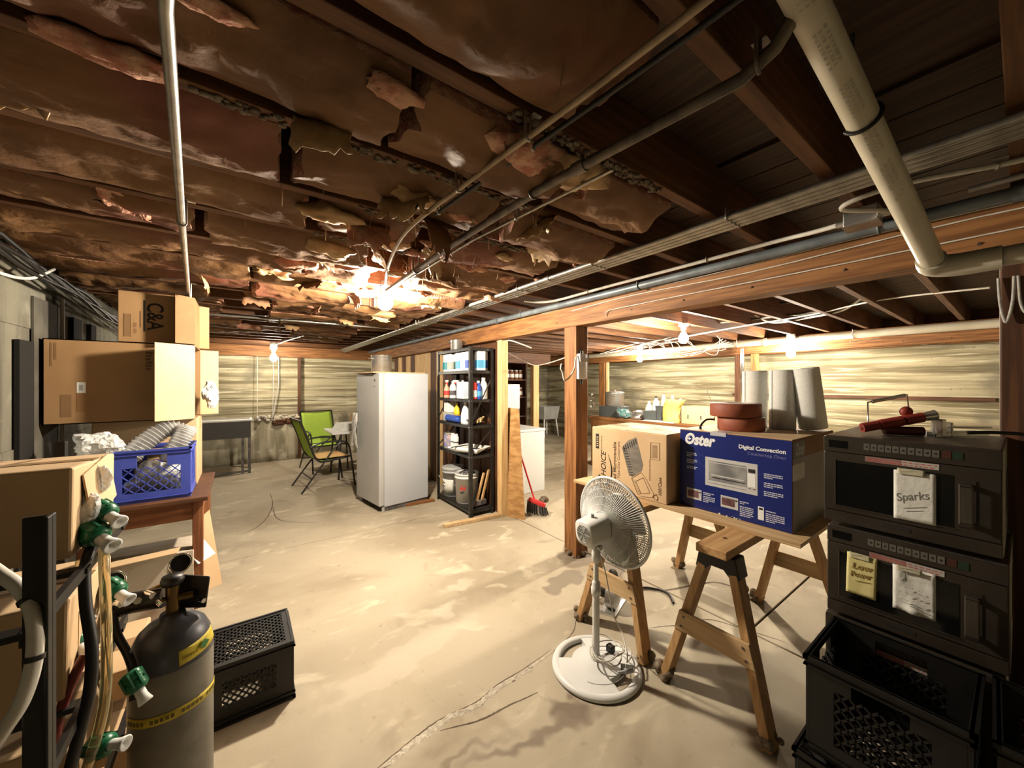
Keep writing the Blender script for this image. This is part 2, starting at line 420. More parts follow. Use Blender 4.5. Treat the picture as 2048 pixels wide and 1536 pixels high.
def crack(pts, w, m, seed, name, h=.0025, jag=.5, off=0.0):
    rnd = random.Random(seed); path = spline([(x, y, 0) for x, y in pts], 14)
    vs = []; fs = []
    for i, p in enumerate(path):
        d = path[min(i+1, len(path)-1)] - path[max(i-1, 0)]; d.normalize(); n = Vector((-d.y, d.x, 0))
        taper = min(1.0, .25 + 3 * min(i, len(path)-1-i) / len(path))
        wob = noise.noise(Vector((p.x*9, p.y*9, seed))) * w * .8
        a = w * taper * (1 - jag * rnd.random()); c = w * taper * (1 - jag * rnd.random())
        q = p + n * (wob + off)
        vs += [q + n*a + Vector((0,0,.0004)), q + n*a*.5 + Vector((0,0,h*rnd.uniform(.5,1))), q - n*c*.5 + Vector((0,0,h*rnd.uniform(.4,1))), q - n*c + Vector((0,0,.0004))]
    for i in range(len(path)-1):
        for k in range(3): fs.append((4*i+k, 4*i+k+1, 4*i+4+k+1, 4*i+4+k))
    return MB().add(vs, fs, False).build(name, m, floor)
C1 = [(.20,1.41),(.46,1.47),(.60,1.50),(.71,1.515),(.90,1.50),(1.05,1.525),(1.22,1.53),(1.42,1.55)]
crack(C1, .021, CHIP, 3, 'crack_edge')
crack(C1, .0045, JOINTM, 3, 'crack_line', h=.001, off=.019)
crack([(1.30,1.545),(1.42,1.55),(1.62,1.60),(1.78,1.70),(2.1,1.75),(2.5,1.9)], .004, JOINTM, 5, 'crack_line', h=.001)
crack([F(540,985)[:2], F(545,1010)[:2], F(530,1040)[:2], F(500,1062)[:2], F(470,1070)[:2]], .007, JOINTM, 8, 'crack_line', h=.001)
crack([F(545,1010)[:2], F(560,1040)[:2], F(640,1045)[:2]], .006, JOINTM, 9, 'crack_line', h=.001)
crack([F(880,1462)[:2], F(960,1440)[:2], F(1010,1415)[:2], F(1075,1385)[:2]], .006, JOINTM, 11, 'crack_line', h=.001)
crack([F(1300,1255)[:2], F(1360,1250)[:2], F(1420,1240)[:2], F(1500,1262)[:2], F(1570,1285)[:2]], .006, JOINTM, 12, 'crack_line', h=.001)
crack([F(1240,1170)[:2], F(1330,1180)[:2], F(1430,1165)[:2], F(1500,1190)[:2]], .012, JOINTM, 14, 'crack_line', h=.001)

def board_wall(name, m, axis, at, a0, a1, z1, side, step=.15, seed=1, amp=.010):
    rnd = random.Random(seed); g = MB(); z = -.1
    while z < z1:
        z2 = min(z + step * rnd.uniform(.85, 1.15), z1); t = amp * rnd.uniform(-1, 1)
        lo, hi = (at + t, at + .25) if side > 0 else (at - .25, at - t)
        if axis == 'x': g.box(a0, lo, z, a1, hi, z2)
        else: g.box(lo, a0, z, hi, a1, z2)
        z = z2
    return structure(g.build(name, m))
wall_back = board_wall('wall_back', WALLM, 'x', 8.7, -1.25, 7.95, 2.03, 1, seed=4)
wall_right = board_wall('wall_right', WALLM, 'y', 7.7, -2.2, 8.7, 2.03, 1, seed=9)
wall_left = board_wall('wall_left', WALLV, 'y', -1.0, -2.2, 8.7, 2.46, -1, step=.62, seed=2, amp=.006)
g = MB(); g.box(-1.25, -2.45, -.1, 7.95, -2.2, 2.46); structure(g.build('wall_front', WALLM))
g = MB(); g.box(-1.25, 8.72, 2.03, 7.95, 8.95, 2.46); g.box(7.72, -2.2, 2.03, 7.95, 8.72, 2.46); structure(g.build('trim_1', DARK_W[0]))
# sill timber on top of the back wall, and on the right wall
g = MB(); g.box(-1.0, 8.56, 2.03, 7.7, 8.72, 2.235); structure(g.build('trim_2', BEAM_W[0], bevel=.004))
g = MB(); g.box(7.58, -2.2, 2.03, 7.72, 8.56, 2.235); structure(g.build('trim_3', BEAM_W[1], bevel=.004))
# crumbling footing ledge of the back wall
def ledge(u, v):
    x = -.98 + u * 3.6
    n1 = noise.noise(Vector((x*6, v*3, 1))) * .03 + noise.noise(Vector((x*17, v*9, 4))) * .02
    prof = [(.0, 0.0), (.10, .0), (.11, .5), (.10, .78), (.085, .83), (.02, .865)]
    k = v * 5; i = min(int(k), 4); t = k - i
    dy = prof[i][0]*(1-t) + prof[i+1][0]*t; z = prof[i][1]*(1-t) + prof[i+1][1]*t
    w = 1 if v > .45 else .25
    return Vector((x, 8.70 - dy - .01 + n1 * w, max(0.001, z + n1 * 1.5 * (1 if v > .7 else 0))))
MB().grid(ledge, 90, 20).build('footing_ledge', WALLF, wall_back)
g = MB()
for i in range(60):
    x = random.uniform(.25, 1.05); a = random.uniform(.02, .05)
    g.ball((x, 8.58 + random.uniform(-.03,.03), .84 + random.uniform(-.04,.05)), a, 6, 4, (1.3, .8, .7))
tag(g.build('crumbled_concrete', CHIP, wall_back), kind='stuff')
g = MB()
for i in range(30):
    x = random.uniform(.55, 1.1); a = random.uniform(.025, .06)
    g.ball((x, 8.56 + random.uniform(-.02,.02), .76 + random.uniform(-.05,.04)), a, 6, 4, (1.4, .6, .6))
tag(g.build('dark_hollow_rubble', DARK_W[0], wall_back), kind='stuff')
# dark horizontal form-tie plank on the right wall
g = MB(); g.box(7.66, .2, 1.275, 7.70, 3.3, 1.325); g.build('form_plank', DARK_W[1], wall_right)
SMOKE_D = mat('black_void_panel', (.006,.005,.004), .9)
# left wall: dark recess panels and pale strips
g = MB(); g.box(-.995, 3.23, 1.02, -.975, 3.41, 1.745); g.build('recess_panel', SMOKE_D, wall_left)
g = MB(); g.box(-.995, 3.44, .80, -.985, 3.80, 2.02); g.build('stained_panel', mat('damp_dark_concrete', (.055,.048,.036), .9, c2=(.10,.09,.068), scale=4), wall_left)
for y0, y1 in ((4.03, 4.20), (4.42, 4.55)):
    g = MB(); g.box(-.995, y0, 1.30, -.97, y1, 1.98); g.build('recess_panel', SMOKE_D, wall_left)

g = MB(); g.box(-1.0, -2.2, 2.462, 7.7, 8.7, 2.52)
ceiling = structure(g.build('ceiling', SUBF))
JOISTW = wood('ceiling_joist_fir', (.15,.060,.018), (.08,.030,.009), 0)
jm = MB(); jm.box(-1.0, -.0225, 2.24, 7.7, .0225, 2.46)
JY = [-2.02 + .406 * k for k in range(27) if -2.02 + .406 * k < 8.55]
j0 = jm.build('joist', JOISTW, ceiling, bevel=.003); j0.location = (0, JY[0], 0)
for y in JY[1:]:
    c = j0.copy(); COL.objects.link(c); c.location = (0, y + random.uniform(-.006, .006), 0)
# subfloor boards seen between the joists
b0 = MB(); b0.box(0, -2.2, 2.447, .185, 8.7, 2.4615); q0 = b0.build('subfloor_board', SUBF, ceiling); q0.location = (1.70, 0, 0)
for k in range(1, 31):
    c = q0.copy(); COL.objects.link(c); c.location = (1.70 + .194 * k, 0, random.uniform(0, .0008))
# main beam: three planks nailed together, seen from the side
def beam(x0, x1, y0, y1, z0=2.0, z1=2.238, name='support_beam'):
    bm_ = MB(); bm_.box(x0, y0, z0, x1, y1, z1)
    o = structure(bm_.build(name, BEAM_W[1], bevel=.005))
    n = MB(); y = y0 + .3
    while y < y1:
        for z in (z0 + .05, z1 - .05):
            n.cyl((x0 - .003, y, z + random.uniform(-.01,.01)), (x0 + .005, y, z), .006, n=6)
        y += .4
    tag(n.build('nail_head', DARKPIPE, o), kind='stuff')
    return o
beam(2.33, 2.47, -2.2, 8.55); beam(6.83, 6.97, -2.2, 8.55)
g = MB(); g.box(2.48, 4.72, 1.83, 4.25, 4.79, 2.0); structure(g.build('support_beam', DARK_W[0], bevel=.004))
def post(x, y, sx, sy, z1, m, foot=False):
    g = MB(); g.box(x - sx/2, y - sy/2, 0, x + sx/2, y + sy/2, z1)
    o = structure(g.build('support_post', m, bevel=.006))
    if foot:
        f = MB()
        for i in range(26):
            a = random.uniform(0, 2*pi); f.ball((x + cos(a)*sx*.55, y + sin(a)*sy*.55, random.uniform(.0,.04)), random.uniform(.012,.028), 6, 4, (1,1,.7))
        tag(f.build('rotten_debris', WICK, o), kind='stuff')
    return o
p_main = post(2.40, 2.33, .145, .145, 2.0, BEAM_W[2], True)
post(2.40, -.02, .145, .145, 2.0, DARK_W[2])
post(2.42, 3.50, .09, .09, 2.0, PALE_W[2])
post(6.90, 5.81, .14, .16, 2.0, BEAM_W[2])
post(6.86, 5.66, .06, .06, 2.0, PALE_W[2])  # added pale upright, its colour standing for the lamp-lit side of the post
post(6.90, 2.87, .10, .09, 2.0, DARK_W[2]); post(6.90, 2.62, .10, .09, 2.0, BEAM_W[2])
post(4.05, 4.90, .12, .09, 1.83, PALE_W[2])
post(.96, 8.60, .05, .07, 2.03, DARK_W[2])
post(6.90, -.4, .14, .14, 2.0, DARK_W[2])
# stub partition of upright boards under the beam, behind the shelf and the freezer
part_wall = None
ybrd = [3.58 + .215 * k for k in range(17)]
g = MB(); g.box(2.44, 3.56, .0, 2.455, 7.2, .06); part_wall = structure(g.build('partition_wall', DARK_W[1]))
for k, y in enumerate(ybrd):
    m = (DARK_W, PALE_W)[k % 2 and k > 6][2] if k != 10 else PALE_W[2]
    g = MB(); g.box(2.43 + random.uniform(-.006,.006), y + .004, 0.0, 2.465, y + .211, 1.998); g.build('board', m, part_wall, bevel=.003)

# ------------------------------------------------------------------ insulation in the joist bays
def batt(x0, x1, y0, y1, seed, gap=.012, ex=.45, zb=2.255, sag=.05, tilt=0.0, wr=1.0, endrag=.05):
    nx = max(8, int((x1 - x0) / .028)); ny = 16
    y0 += gap; y1 -= gap; w = y1 - y0
    def pt(u, v):
        rx = endrag * noise.noise(Vector((v*4, seed, 2 if u > .5 else 7)))
        x = x0 + (x1 - x0) * u + rx * (abs(u - .5) * 2) ** 6
        prof = max(0.0, sin(pi * v)) ** ex
        A = sag * (.75 + .8 * noise.noise(Vector((x*1.7, seed*3.1, y0))))
        wn = .016 * noise.noise(Vector((x*4.5, v*2.2 + seed, y0*3))) + .012 * noise.noise(Vector((x*15, v*2 + seed, 2))) + .007 * noise.noise(Vector((x*34, v*5, seed))) + .006 * (1 - abs(noise.noise(Vector((x*8, v*5, seed + 3))))*4)
        n3 = noise.noise(Vector((x*9, v*1.2, seed+9)))
        fold = -.022 * max(0, n3 - .18)
        z = zb - prof * (max(A, .004) + wn * wr + fold * wr) - tilt * (v if tilt > 0 else v - 1) ** 2 * (1 if tilt > 0 else -1) * (.6 + .8 * noise.noise(Vector((x*2, seed, 0))) ** 2)
        y = y0 + w * v + .010 * noise.noise(Vector((x*6, v*3, seed+4)))
        return Vector((x, y, min(z, 2.43)))
    g = MB(); g.grid(pt, nx, ny)
    vs = g.v; nb = len(vs); top = []
    ring = [i*(ny+1) for i in range(nx+1)] + [nx*(ny+1)+j for j in range(1, ny+1)] + [i*(ny+1)+ny for i in range(nx-1, -1, -1)] + [j for j in range(ny-1, 0, -1)]
    g.cur = 1
    mid = []; 
    for i in ring:
        p = Vector(vs[i]); mid.append(p + Vector((.02*noise.noise(p*22), .0, (2.44 - p.z) * .45)))
    tp = [Vector((vs[i][0], vs[i][1], 2.44)) for i in ring]
    n = len(ring)
    g.add([vs[i] for i in ring] + mid + tp, [(k, n+k, n+(k+1) % n, (k+1) % n) for k in range(n)] + [(n+k, 2*n+k, 2*n+(k+1) % n, n+(k+1) % n) for k in range(n)] + [tuple(range(2*n, 3*n))], False)
    o = g.build('insulation_batt', [KRAFT, PINK], ceiling)
    return o
def torn_flap(x, y, l, w, dirv, seed, m, drop=1.0, z=2.245):
    d = Vector(dirv).normalized(); s = Vector((-d.y, d.x, 0))
    def pt(u, v):
        rag = 1 + .35 * noise.noise(Vector((v*7, seed, 0))) + .12 * noise.noise(Vector((v*23, seed, 3)))
        t = u * rag; ang = t * 1.5 * drop + .3 * noise.noise(Vector((t*2, v*2, seed)))
        p = Vector((x, y, z)) + d * (l * .8 * sin(ang) / 1.2) + s * ((v - .5) * w * (1 - .35*u*abs(noise.noise(Vector((u*3, seed, 8)))*2)))
        p.z -= l * (1 - cos(ang)) * .9 + .015 * noise.noise(Vector((u*5, v*6, seed)))
        return p
    return MB().grid(pt, 10, 10).build('torn_facing', m, ceiling, solid=.004)
def tuft(x, y, z, r, seed, m=PINK, sc=(1.3, 1, .7)):
    g = MB(); g.ball((0,0,0), r, 16, 12, sc)
    vs = []
    for p in g.v:
        q = Vector(p); k = 1 + .5 * noise.noise(q * (3.2/r*.35) + Vector((seed,0,0))) + .3 * noise.noise(q * (9/r*.35) + Vector((0,seed,0)))
        vs.append(tuple(q * k + Vector((x, y, z))))
    g.v = vs
    return g.build('wool_tuft', m, ceiling)

rb = random.Random(21)
for i in range(len(JY) - 1):
    ya, yb = JY[i] + .03, JY[i+1] - .03
    yc = (ya + yb) / 2
    if yc < -.9 or yc > 6.9: continue
    if yc < .2: segs = [(-.97, .55 + rb.uniform(-.1,.1))]
    elif yc < .62: segs = [(-.97, -.02), (.02, .72)]
    elif yc < 1.03: segs = [(-.97, .33), (.38, .88), (1.02, 1.44)]
    elif yc < 1.44: segs = [(-.97, .10), (.16, .86), (.98, 1.60)]
    elif yc < 1.85: segs = [(-.97, .22), (.30, .70), (.92, 1.58)]
    elif yc < 2.25: segs = [(-.97, -.18), (-.12, .58), (.90, 1.61)]
    elif yc < 2.66: segs = [(-.97, .30), (.36, .72), (1.02, 1.60)]
    elif yc < 3.5: segs = [(-.97, .05), (.10, .74), (.98, 1.6)]
    elif yc < 5.3: segs = [(-.97, -.1 + rb.uniform(-.2,.2)), (.25, 1.1 + rb.uniform(-.1,.2)), (1.25, 1.6)]
    else: segs = [(-.97, .2 + rb.uniform(-.3,.3)), (.6, 1.3)]
    for k, (x0, x1) in enumerate(segs):
        near = yc < 1.5
        sag = rb.uniform(.065, .09) if near else rb.uniform(.04, .07)
        tilt = rb.choice([0, 0, .05, -.05, .08]) if k else rb.choice([0, .03, -.03])
        batt(x0, x1, ya, yb, i * 7 + k, zb=2.262 + rb.uniform(-.008,.004), sag=sag, tilt=tilt, wr=1.3 if near else 1.15, ex=.72 if near else .5)
# loose facing, wool and shreds round the nearest lamp
sp = random.Random(5)
spots = [(.55,1.45,.16,.22),(.70,1.62,.22,.14),(.48,1.82,.18,.20),(.82,1.98,.24,.12),(.62,2.22,.20,.22),(.35,2.45,.16,.26),(.98,1.70,.18,.22),
         (1.12,1.30,.16,.20),(1.28,1.52,.20,.22),(1.05,2.15,.20,.24),(1.30,2.42,.18,.22),(1.10,2.70,.16,.2),(.15,2.85,.18,.24),(.45,3.0,.2,.2),(.72,3.25,.16,.2),
         (1.35,3.05,.16,.24),(-.25,3.3,.16,.2),(.12,3.65,.14,.2),(.62,3.9,.15,.2),(1.15,3.85,.14,.2),(.2,1.18,.15,.16),(.62,.98,.15,.20),(-.35,2.1,.14,.2),(-.5,1.5,.12,.2),(1.0,4.5,.12,.2),(.3,4.9,.14,.25),
         (.12,5.7,.14,.3),(.5,5.4,.16,.2)]
for n, (x, y, l, w) in enumerate(spots):
    if math.hypot(x - .89, y - 2.87) < .30: continue
    l *= .62
    if y > 1.6 and y < 2.9 and x > .85: l *= .6
    a = sp.uniform(0, 2*pi)
    torn_flap(x, y, l, w, (cos(a), sin(a), 0), n + 3, (CREAM, KRAFT, PINK, CREAM)[n % 4], drop=sp.uniform(.7, 1.25))
for n in range(34):
    x = sp.gauss(.78, .38); y = sp.gauss(2.15, .75)
    if math.hypot(x - .89, y - 2.87) < .22: continue
    tuft(max(-.7, min(1.75, x)), max(.9, y), 2.225 + sp.uniform(-.02,.03), sp.uniform(.035, .085), n + .5, (PINK, PINK, CREAM)[n % 3], (sp.uniform(1,1.9), sp.uniform(.6,1.1), sp.uniform(.35,.7)))
for n in range(14):
    tuft(sp.uniform(-.85, .5), sp.uniform(-.2, 1.3), 2.22, sp.uniform(.025, .06), n + 60.5, PINK, (1.9, .8, .4))
# thin shreds and threads
g = MB()
for n in range(90):
    x = sp.gauss(.72, .3); y = sp.gauss(2.0, .5); l = sp.uniform(.03, .13); a = sp.uniform(0, 6.28)
    g.tube(spline([(x, y, 2.25), (x + cos(a)*l*.4, y + sin(a)*l*.4, 2.25 - l*.5), (x + cos(a)*l*.5, y + sin(a)*l*.3, 2.25 - l)], 3), .0012, 4)
tag(g.build('hanging_shred', CREAM, ceiling), kind='stuff')
# fuzz clinging under two joists near the lamp
g = MB()
for y, xa, xb in ((1.226, -.1, 1.0), (.82, .6, 1.3), (1.632, .4, 1.5), (2.038, .3, 1.2)):
    for n in range(130):
        x = sp.uniform(xa, xb); r = sp.uniform(.004, .011)
        g.ball((x, y + sp.uniform(-.02,.02), 2.238 - r*.3), r, 5, 3, (1.5, 1, .8))
tag(g.build('joist_fuzz', WICK, ceiling), kind='stuff')
# ------------------------------------------------------------------ bare bulbs
def bulb(key, loc, label, drop=.10):
    x, y, z = loc
    t = thing('light_bulb', label, 'light', (x, y, z))
    r = .057  # globe drawn oversized, the glow round a plain bulb put into its shape
    W = BULB_W[key] / (pi * 4 * pi * r * r)
    mg = mat('lit_bulb_glass_' + key.lower(), BULB_COLOUR, .3, emit=W)
    g = MB(); g.lathe([(0,-r),(r*.5,-r*.87),(r*.87,-r*.5),(r,0),(r*.93,r*.4),(r*.7,r*.85),(r*.5,r*1.3),(.0145,r*1.5),(.0135,.092)], 20)
    g.build('glass_globe', mg, t)
    g = MB(); g.lathe([(.014,.088),(.0145,.094),(.020,.097),(.022,.118)], 16); g.build('screw_base', BRASS, t)
    g = MB(); g.lathe([(.026,.108),(.030,.114),(.028,.15),(.055,.158),(.055,2.24 - z)], 20); g.build('lamp_holder', WHITEP, t)
    return t
bulb('A', (.89, 2.86, 2.115), 'bare bulb over the middle of the room, largest glow')
bulb('B', (.47, 7.724, 1.95), 'bare bulb hanging before the back wall near green chairs')
bulb('C', (4.378, 2.446, 2.05), 'bare bulb beyond the main beam, above the blue oven box')
bulb('D', (6.64, 2.04, 1.95), 'bare bulb just before the far beam, above the paper towel rolls')
bulb('E', (6.40, 4.476, 1.99), 'bare bulb above the stockpot on the far workbench')

# ------------------------------------------------------------------ pipes, conduit, cables
def run(name, label, cat, pts, r, m, straps=(), n=10, couplings=(), group=None, part='pipe', cm=None):
    t = thing(name, label, cat, pts[0], 0, group); o = Vector(pts[0])
    g = MB(); g.tube([Vector(p) - o for p in pts], r, n); g.build(part, m, t)
    def lerp(s):
        k = s * (len(pts) - 1); i = min(int(k), len(pts) - 2); f = k - i
        a, b = Vector(pts[i]), Vector(pts[i+1]); return a.lerp(b, f), (b - a).normalized()
    for s in couplings:
        p, d = lerp(s); g = MB(); g.cyl(p - o - d*.022, p - o + d*.022, r*1.28, n=12); g.build('coupling', cm or m, t)
    for s in straps:
        p, d = lerp(s); side = d.cross(Vector((0,0,1))).normalized(); q = p - o
        g = MB()
        arc = [q + side*(r*1.12*cos(a)) - Vector((0,0,1))*(r*1.12*sin(a)) for a in [pi*k/8 for k in range(9)]]
        top = Vector((0,0, max(0, 2.2405 - p.z)))
        g.tube([arc[0] + top] + arc + [arc[-1] + top], .0045, 6)
        g.cbox(q + side*(r*1.12+.014) + top - Vector((0,0,.002)), (.03,.03,.003))
        g.build('pipe_strap', cm or GALV, t)
    return t
# bundle of four conduits along the room
for k in range(4):
    x = 1.665 + .037 * k
    run('conduit', ['grey conduit in the bundle below the joists, nearest the big lamp', 'grey conduit in the bundle, second from the big lamp side',
        'grey conduit in the bundle, second from the beam side', 'grey conduit in the bundle below the joists, nearest the beam'][k], 'conduit',
        [(x, -1.2, 2.205), (x, 1.0, 2.205), (x - .005, 3.0, 2.205), (x, 5.4, 2.203), (x - .01*k, 8.3, 2.20 - .012*k)], .0135, GALV, straps=(.22, .31, .40, .5, .62, .8), couplings=(.36 + .02*k, .55 + .015*k, .72), group='conduits of the ceiling bundle')
run('conduit', 'thin conduit crossing high above the camera, bent towards the big lamp', 'conduit',
    spline([(0.670, -0.566, 2.174), (0.660, 0.387, 2.174), (0.623, 0.943, 2.174), (0.608, 1.189, 2.174)], 3) + spline([(0.585, 1.264, 2.160), (0.575, 1.604, 2.151), (0.660, 2.075, 2.141), (0.802, 2.566, 2.160)], 5)[0:], .0085, mat('tan_dusty_conduit', (.38,.29,.19), .5, .3, c2=(.25,.18,.11), scale=14), straps=(.06, .2, .33))
run('conduit', 'black cable running beside the thin overhead conduit', 'cable', spline([(0.726, -0.566, 2.184), (0.712, 0.387, 2.184), (0.651, 1.189, 2.184), (0.623, 1.368, 2.170)], 5), .007, BLKCABLE, straps=(.1, .5, .9), part='cable')
run('iron_pipe', 'dark iron pipe under the joists leading to the big lamp', 'pipe', [(0.893, 0.27, 2.235), (0.887, 0.30, 2.19), (0.877, 0.358, 2.160), (0.821, 0.943, 2.160), (0.811, 1.509, 2.160), (0.830, 2.622, 2.156)], .015, DARKPIPE, straps=(.3, .62, .9), couplings=(.55,), cm=DARKPIPE)
run('conduit', 'thin wire conduit running beside the dark iron pipe', 'conduit', [(0.943, 0.755, 2.172), (0.877, 1.509, 2.172), (0.868, 2.641, 2.170)], .006, GALV, straps=(.3, .8))
run('conduit', 'steel conduit passing overhead to the box stack on the table', 'conduit', [(-0.057, 0.519, 2.146), (-0.104, 0.868, 2.146), (-0.189, 1.981, 2.146), (-0.292, 3.424, 2.146), (-0.358, 4.339, 2.146)], .0115, GALV, straps=(.1, .5, .8))
run('conduit', 'grey conduit crossing below the joists behind the box stack', 'conduit', [(-.9, 4.92, 2.215), (-.13, 4.9, 2.215), (.6, 4.82, 2.212), (1.62, 4.74, 2.205)], .0125, GALV, straps=(.2, .5, .8), couplings=(.5,))
run('conduit', 'short conduit feeding the bulb before the back wall', 'conduit', [(.50, 7.66, 2.19), (.62, 7.0, 2.21), (.75, 6.2, 2.21)], .012, GALV, straps=(.3, .8))
run('dark_pipe', 'thick blue grey pipe running along the top of the main beam', 'pipe', [(2.285, -1.5, 2.195), (2.285, 1.0, 2.195), (2.28, 4.0, 2.195), (2.28, 8.4, 2.19)], .026, GREYPIPE, straps=(.1, .25, .4, .55, .8), n=14, couplings=(.2, .6), cm=GREYPIPE)
# white flexible cable with its junction box above the grey pipe
jb = thing('junction_box', 'small steel junction box on a joist above the grey pipe', 'electrical box', (2.13, .40, 2.19))
g = MB(); g.box(-.045,-.055,-.02,.045,.055,.05); g.build('box_body', STEEL, jb, bevel=.004)
g = MB(); g.box(-.048,-.058,-.024,.048,.058,-.02); g.build('cover_plate', GALV, jb)
for s_ in (1, -1):
    g = MB(); g.cyl((0,s_*.055,.01),(0,s_*.083,.01),.014,n=12); g.build('cable_clamp', STEEL, jb)
run('white_cable', 'white cable running from the junction box along the main beam', 'cable',
    spline([(2.13,.485,2.20), (2.15,.58,2.205), (2.20,.75,2.225), (2.21,1.2,2.226), (2.21,1.9,2.226), (2.20,2.35,2.22), (2.12,2.50,2.218), (2.0,2.56,2.225)], 6), .0105, ROMEX, straps=(.4,.6), part='cable')
run('white_cable', 'white cable looping from the junction box to the conduit bundle', 'cable',
    spline([(2.13,.32,2.20), (2.06,.34,2.195), (1.92,.42,2.19), (1.88,.36,2.20), (1.95,.22,2.225), (2.05,.0,2.228), (2.08,-.3,2.228)], 6), .0095, ROMEX, straps=(.8,), part='cable')
for k, (dz, wob) in enumerate(((.175, .004), (.14, .010), (.075, .002))):
    pts = [(2.322, y, 2.0 + dz + wob * sin(y * 4 + k)) for y in [-.3 + .2 * i for i in range(16 - 2*k)]]
    if k == 2: pts = pts + [(2.31, pts[-1][1] + .03, 2.06), (2.32, pts[-1][1] + .03, 2.03)]
    run('bell_wire', ['thin white wire on the face of the main beam, topmost', 'thin white wire on the face of the main beam, middle one', 'thin white wire on the face of the main beam, lowest'][k], 'wire', pts, .0032, ROMEX, part='wire')
# PVC drain
dr = thing('drain_pipe', 'big white plastic drain pipe dropping across the dark ceiling', 'pipe', (.0, 0, 0))
a = Vector((-.2, .30, 2.52)); bq = Vector((.89, .25, 2.245)); cq = Vector((2.03, .19, 1.93))
g = MB(); g.tube([a.lerp(bq, .55), bq, cq], .0325, 24); g.build('pipe', WHITEPVC, dr)
g = MB(); g.tube(spline([cq - (cq-bq).normalized()*.05, cq, cq + Vector((.015,-.05,-.008)), cq + Vector((.016,-.12,-.008))], 5), .039, 24); g.build('elbow', WHITEPVC, dr)
g = MB(); g.cyl(cq + Vector((.016,-.10,-.008)), cq + Vector((.018,-1.6,.03)), .0325, n=24); g.build('pipe', WHITEPVC, dr)
g = MB(); g.cyl(cq + Vector((.016,-.11,-.008)), cq + Vector((.016,-.15,-.008)), .039, n=24); g.build('coupling', WHITEPVC, dr)
axis = (cq - bq).normalized(); sd = axis.cross(Vector((0,0,1))).normalized(); up = sd.cross(axis)
def on_pipe(t, ang, r=.0331): return bq.lerp(cq, t) + (sd * cos(ang) + up * sin(ang)) * r
pr = MB(); rp = random.Random(3)
for row in range(3):
    s = -.1
    for k in range(46):
        s += rp.uniform(.008, .014)
        if k % 9 == 8: s += .03; continue
        a0 = -1.65 + row * .30; w = rp.uniform(.004, .008)
        q = [on_pipe(s, a0), on_pipe(s + w/1.2, a0), on_pipe(s + w/1.2, a0 + .18), on_pipe(s, a0 + .18)]
        pr.add(q, [(0,1,2,3)])
tag(pr.build('printed_spec_line', mat('grey_pipe_print', (.42,.38,.32), .6), dr), kind='stuff')
g = MB()
for o2 in (0,):
    c = bq.lerp(cq, .30 + o2)
    loop = [c + (sd*cos(t) + up*sin(t)) * .0365 for t in [ -2.6 + 3.9*k/16 for k in range(17)]]
    g.tube(loop + spline([loop[-1], loop[-1] + Vector((.0,.03,.06)), loop[-1] + Vector((-.05,.02,.16))], 4)[1:], .0048, 6)
tag(g.build('wire_hanger', BLKCABLE, None), 'black wire tie holding up the white drain pipe', 'wire')
# a further length of conduit behind the drain
run('conduit', 'dim conduit beyond the white drain pipe, high on the dark side', 'conduit', [(2.20, .12, 2.225), (2.2, -.3, 2.225), (2.19, -1.2, 2.225)], .011, GALV, straps=(.3,))
# rope loops on the near post
g = MB()
pb = Vector((2.318, .02, 1.86))
for k in range(3):
    y = .035 - .045*k
    g.tube(spline([pb + Vector((0,y,.04)), pb + Vector((-.006,y-.005,-.06)), pb + Vector((-.008,y-.018,-.13 + .03*(k % 2))), pb + Vector((-.006,y-.032,-.06)), pb + Vector((0,y-.036,.04))], 6), .0045, 6)
tag(g.build('rope_loops', RAG, None), 'pale string hanging in loops on the dark near post', 'string')
# pipe along the second beam, cables beyond the main beam
run('drain_pipe', 'long white pipe running along the far beam', 'pipe', [(6.76, -1.2, 2.17), (6.76, 2.0, 2.17), (6.76, 6.1, 2.165)], .05, WHITEPVC, straps=(.2,.4,.6,.8), n=16, couplings=(.55,), cm=WHITEPVC)
run('conduit', 'shiny upright conduit between two far posts', 'conduit', [(6.78, 2.76, .0), (6.78, 2.76, 1.0), (6.76, 2.755, 2.1)], .032, CHROME, couplings=(.75,), cm=DARKPIPE)
def cable(label, pts, r=.006, m=ROMEX, name='white_cable', k=6): return run(name, label, 'cable', spline(pts, k), r, m, part='cable', n=6)
cable('white cable drooping under the joists past the far beam, thicker one', [P(1510,630,4.6), P(1545,645,4.6), P(1600,638,4.4), P(1680,622,3.9), P(1725,595,3.5)], .012)
cable('white cable crossing to the near post below the dark joists', [P(1330,682,5.2), P(1400,668,5.0), P(1500,650,4.6), P(1620,630,4.0), P(1760,600,3.4), P(1980,575,2.75)], .008)
cable('white cable end hanging beside the pale post by the shelf', [(2.40,3.60,2.0), (2.44,3.40,1.99), (2.52,3.30,1.95), (2.62,3.22,1.90)], .008)
cable('white cable sagging behind the pale post to the main post', [P(1005,700,4.6), P(1060,728,4.6), P(1090,728,4.2), Vector((2.42,2.40,1.76))], .006)
rc = random.Random(12)
for n in range(7):
    x0 = 1285 + n*14; y0 = 704 - n*1.5
    cable(['tangled white cable over the far pipe, first loop from the main post','tangled white cable over the far pipe, second loop','tangled white cable over the far pipe, third loop','tangled white cable over the far pipe, fourth loop',
        'tangled white cable over the far pipe, fifth loop','tangled white cable over the far pipe, sixth loop','tangled white cable over the far pipe, loop nearest the twin posts'][n],
        [P(1200 + 10*n, 708 - n, 6.2), P(x0, y0 - 12 - rc.uniform(0,14), 6.1), P(x0 + 25, y0 - 4 + rc.uniform(-6,16), 6.0), P(x0 + 45 + 6*n, y0 + rc.uniform(-4,18), 5.9), P(1470 - 6*n, 690 - n*3, 5.8)], .006)
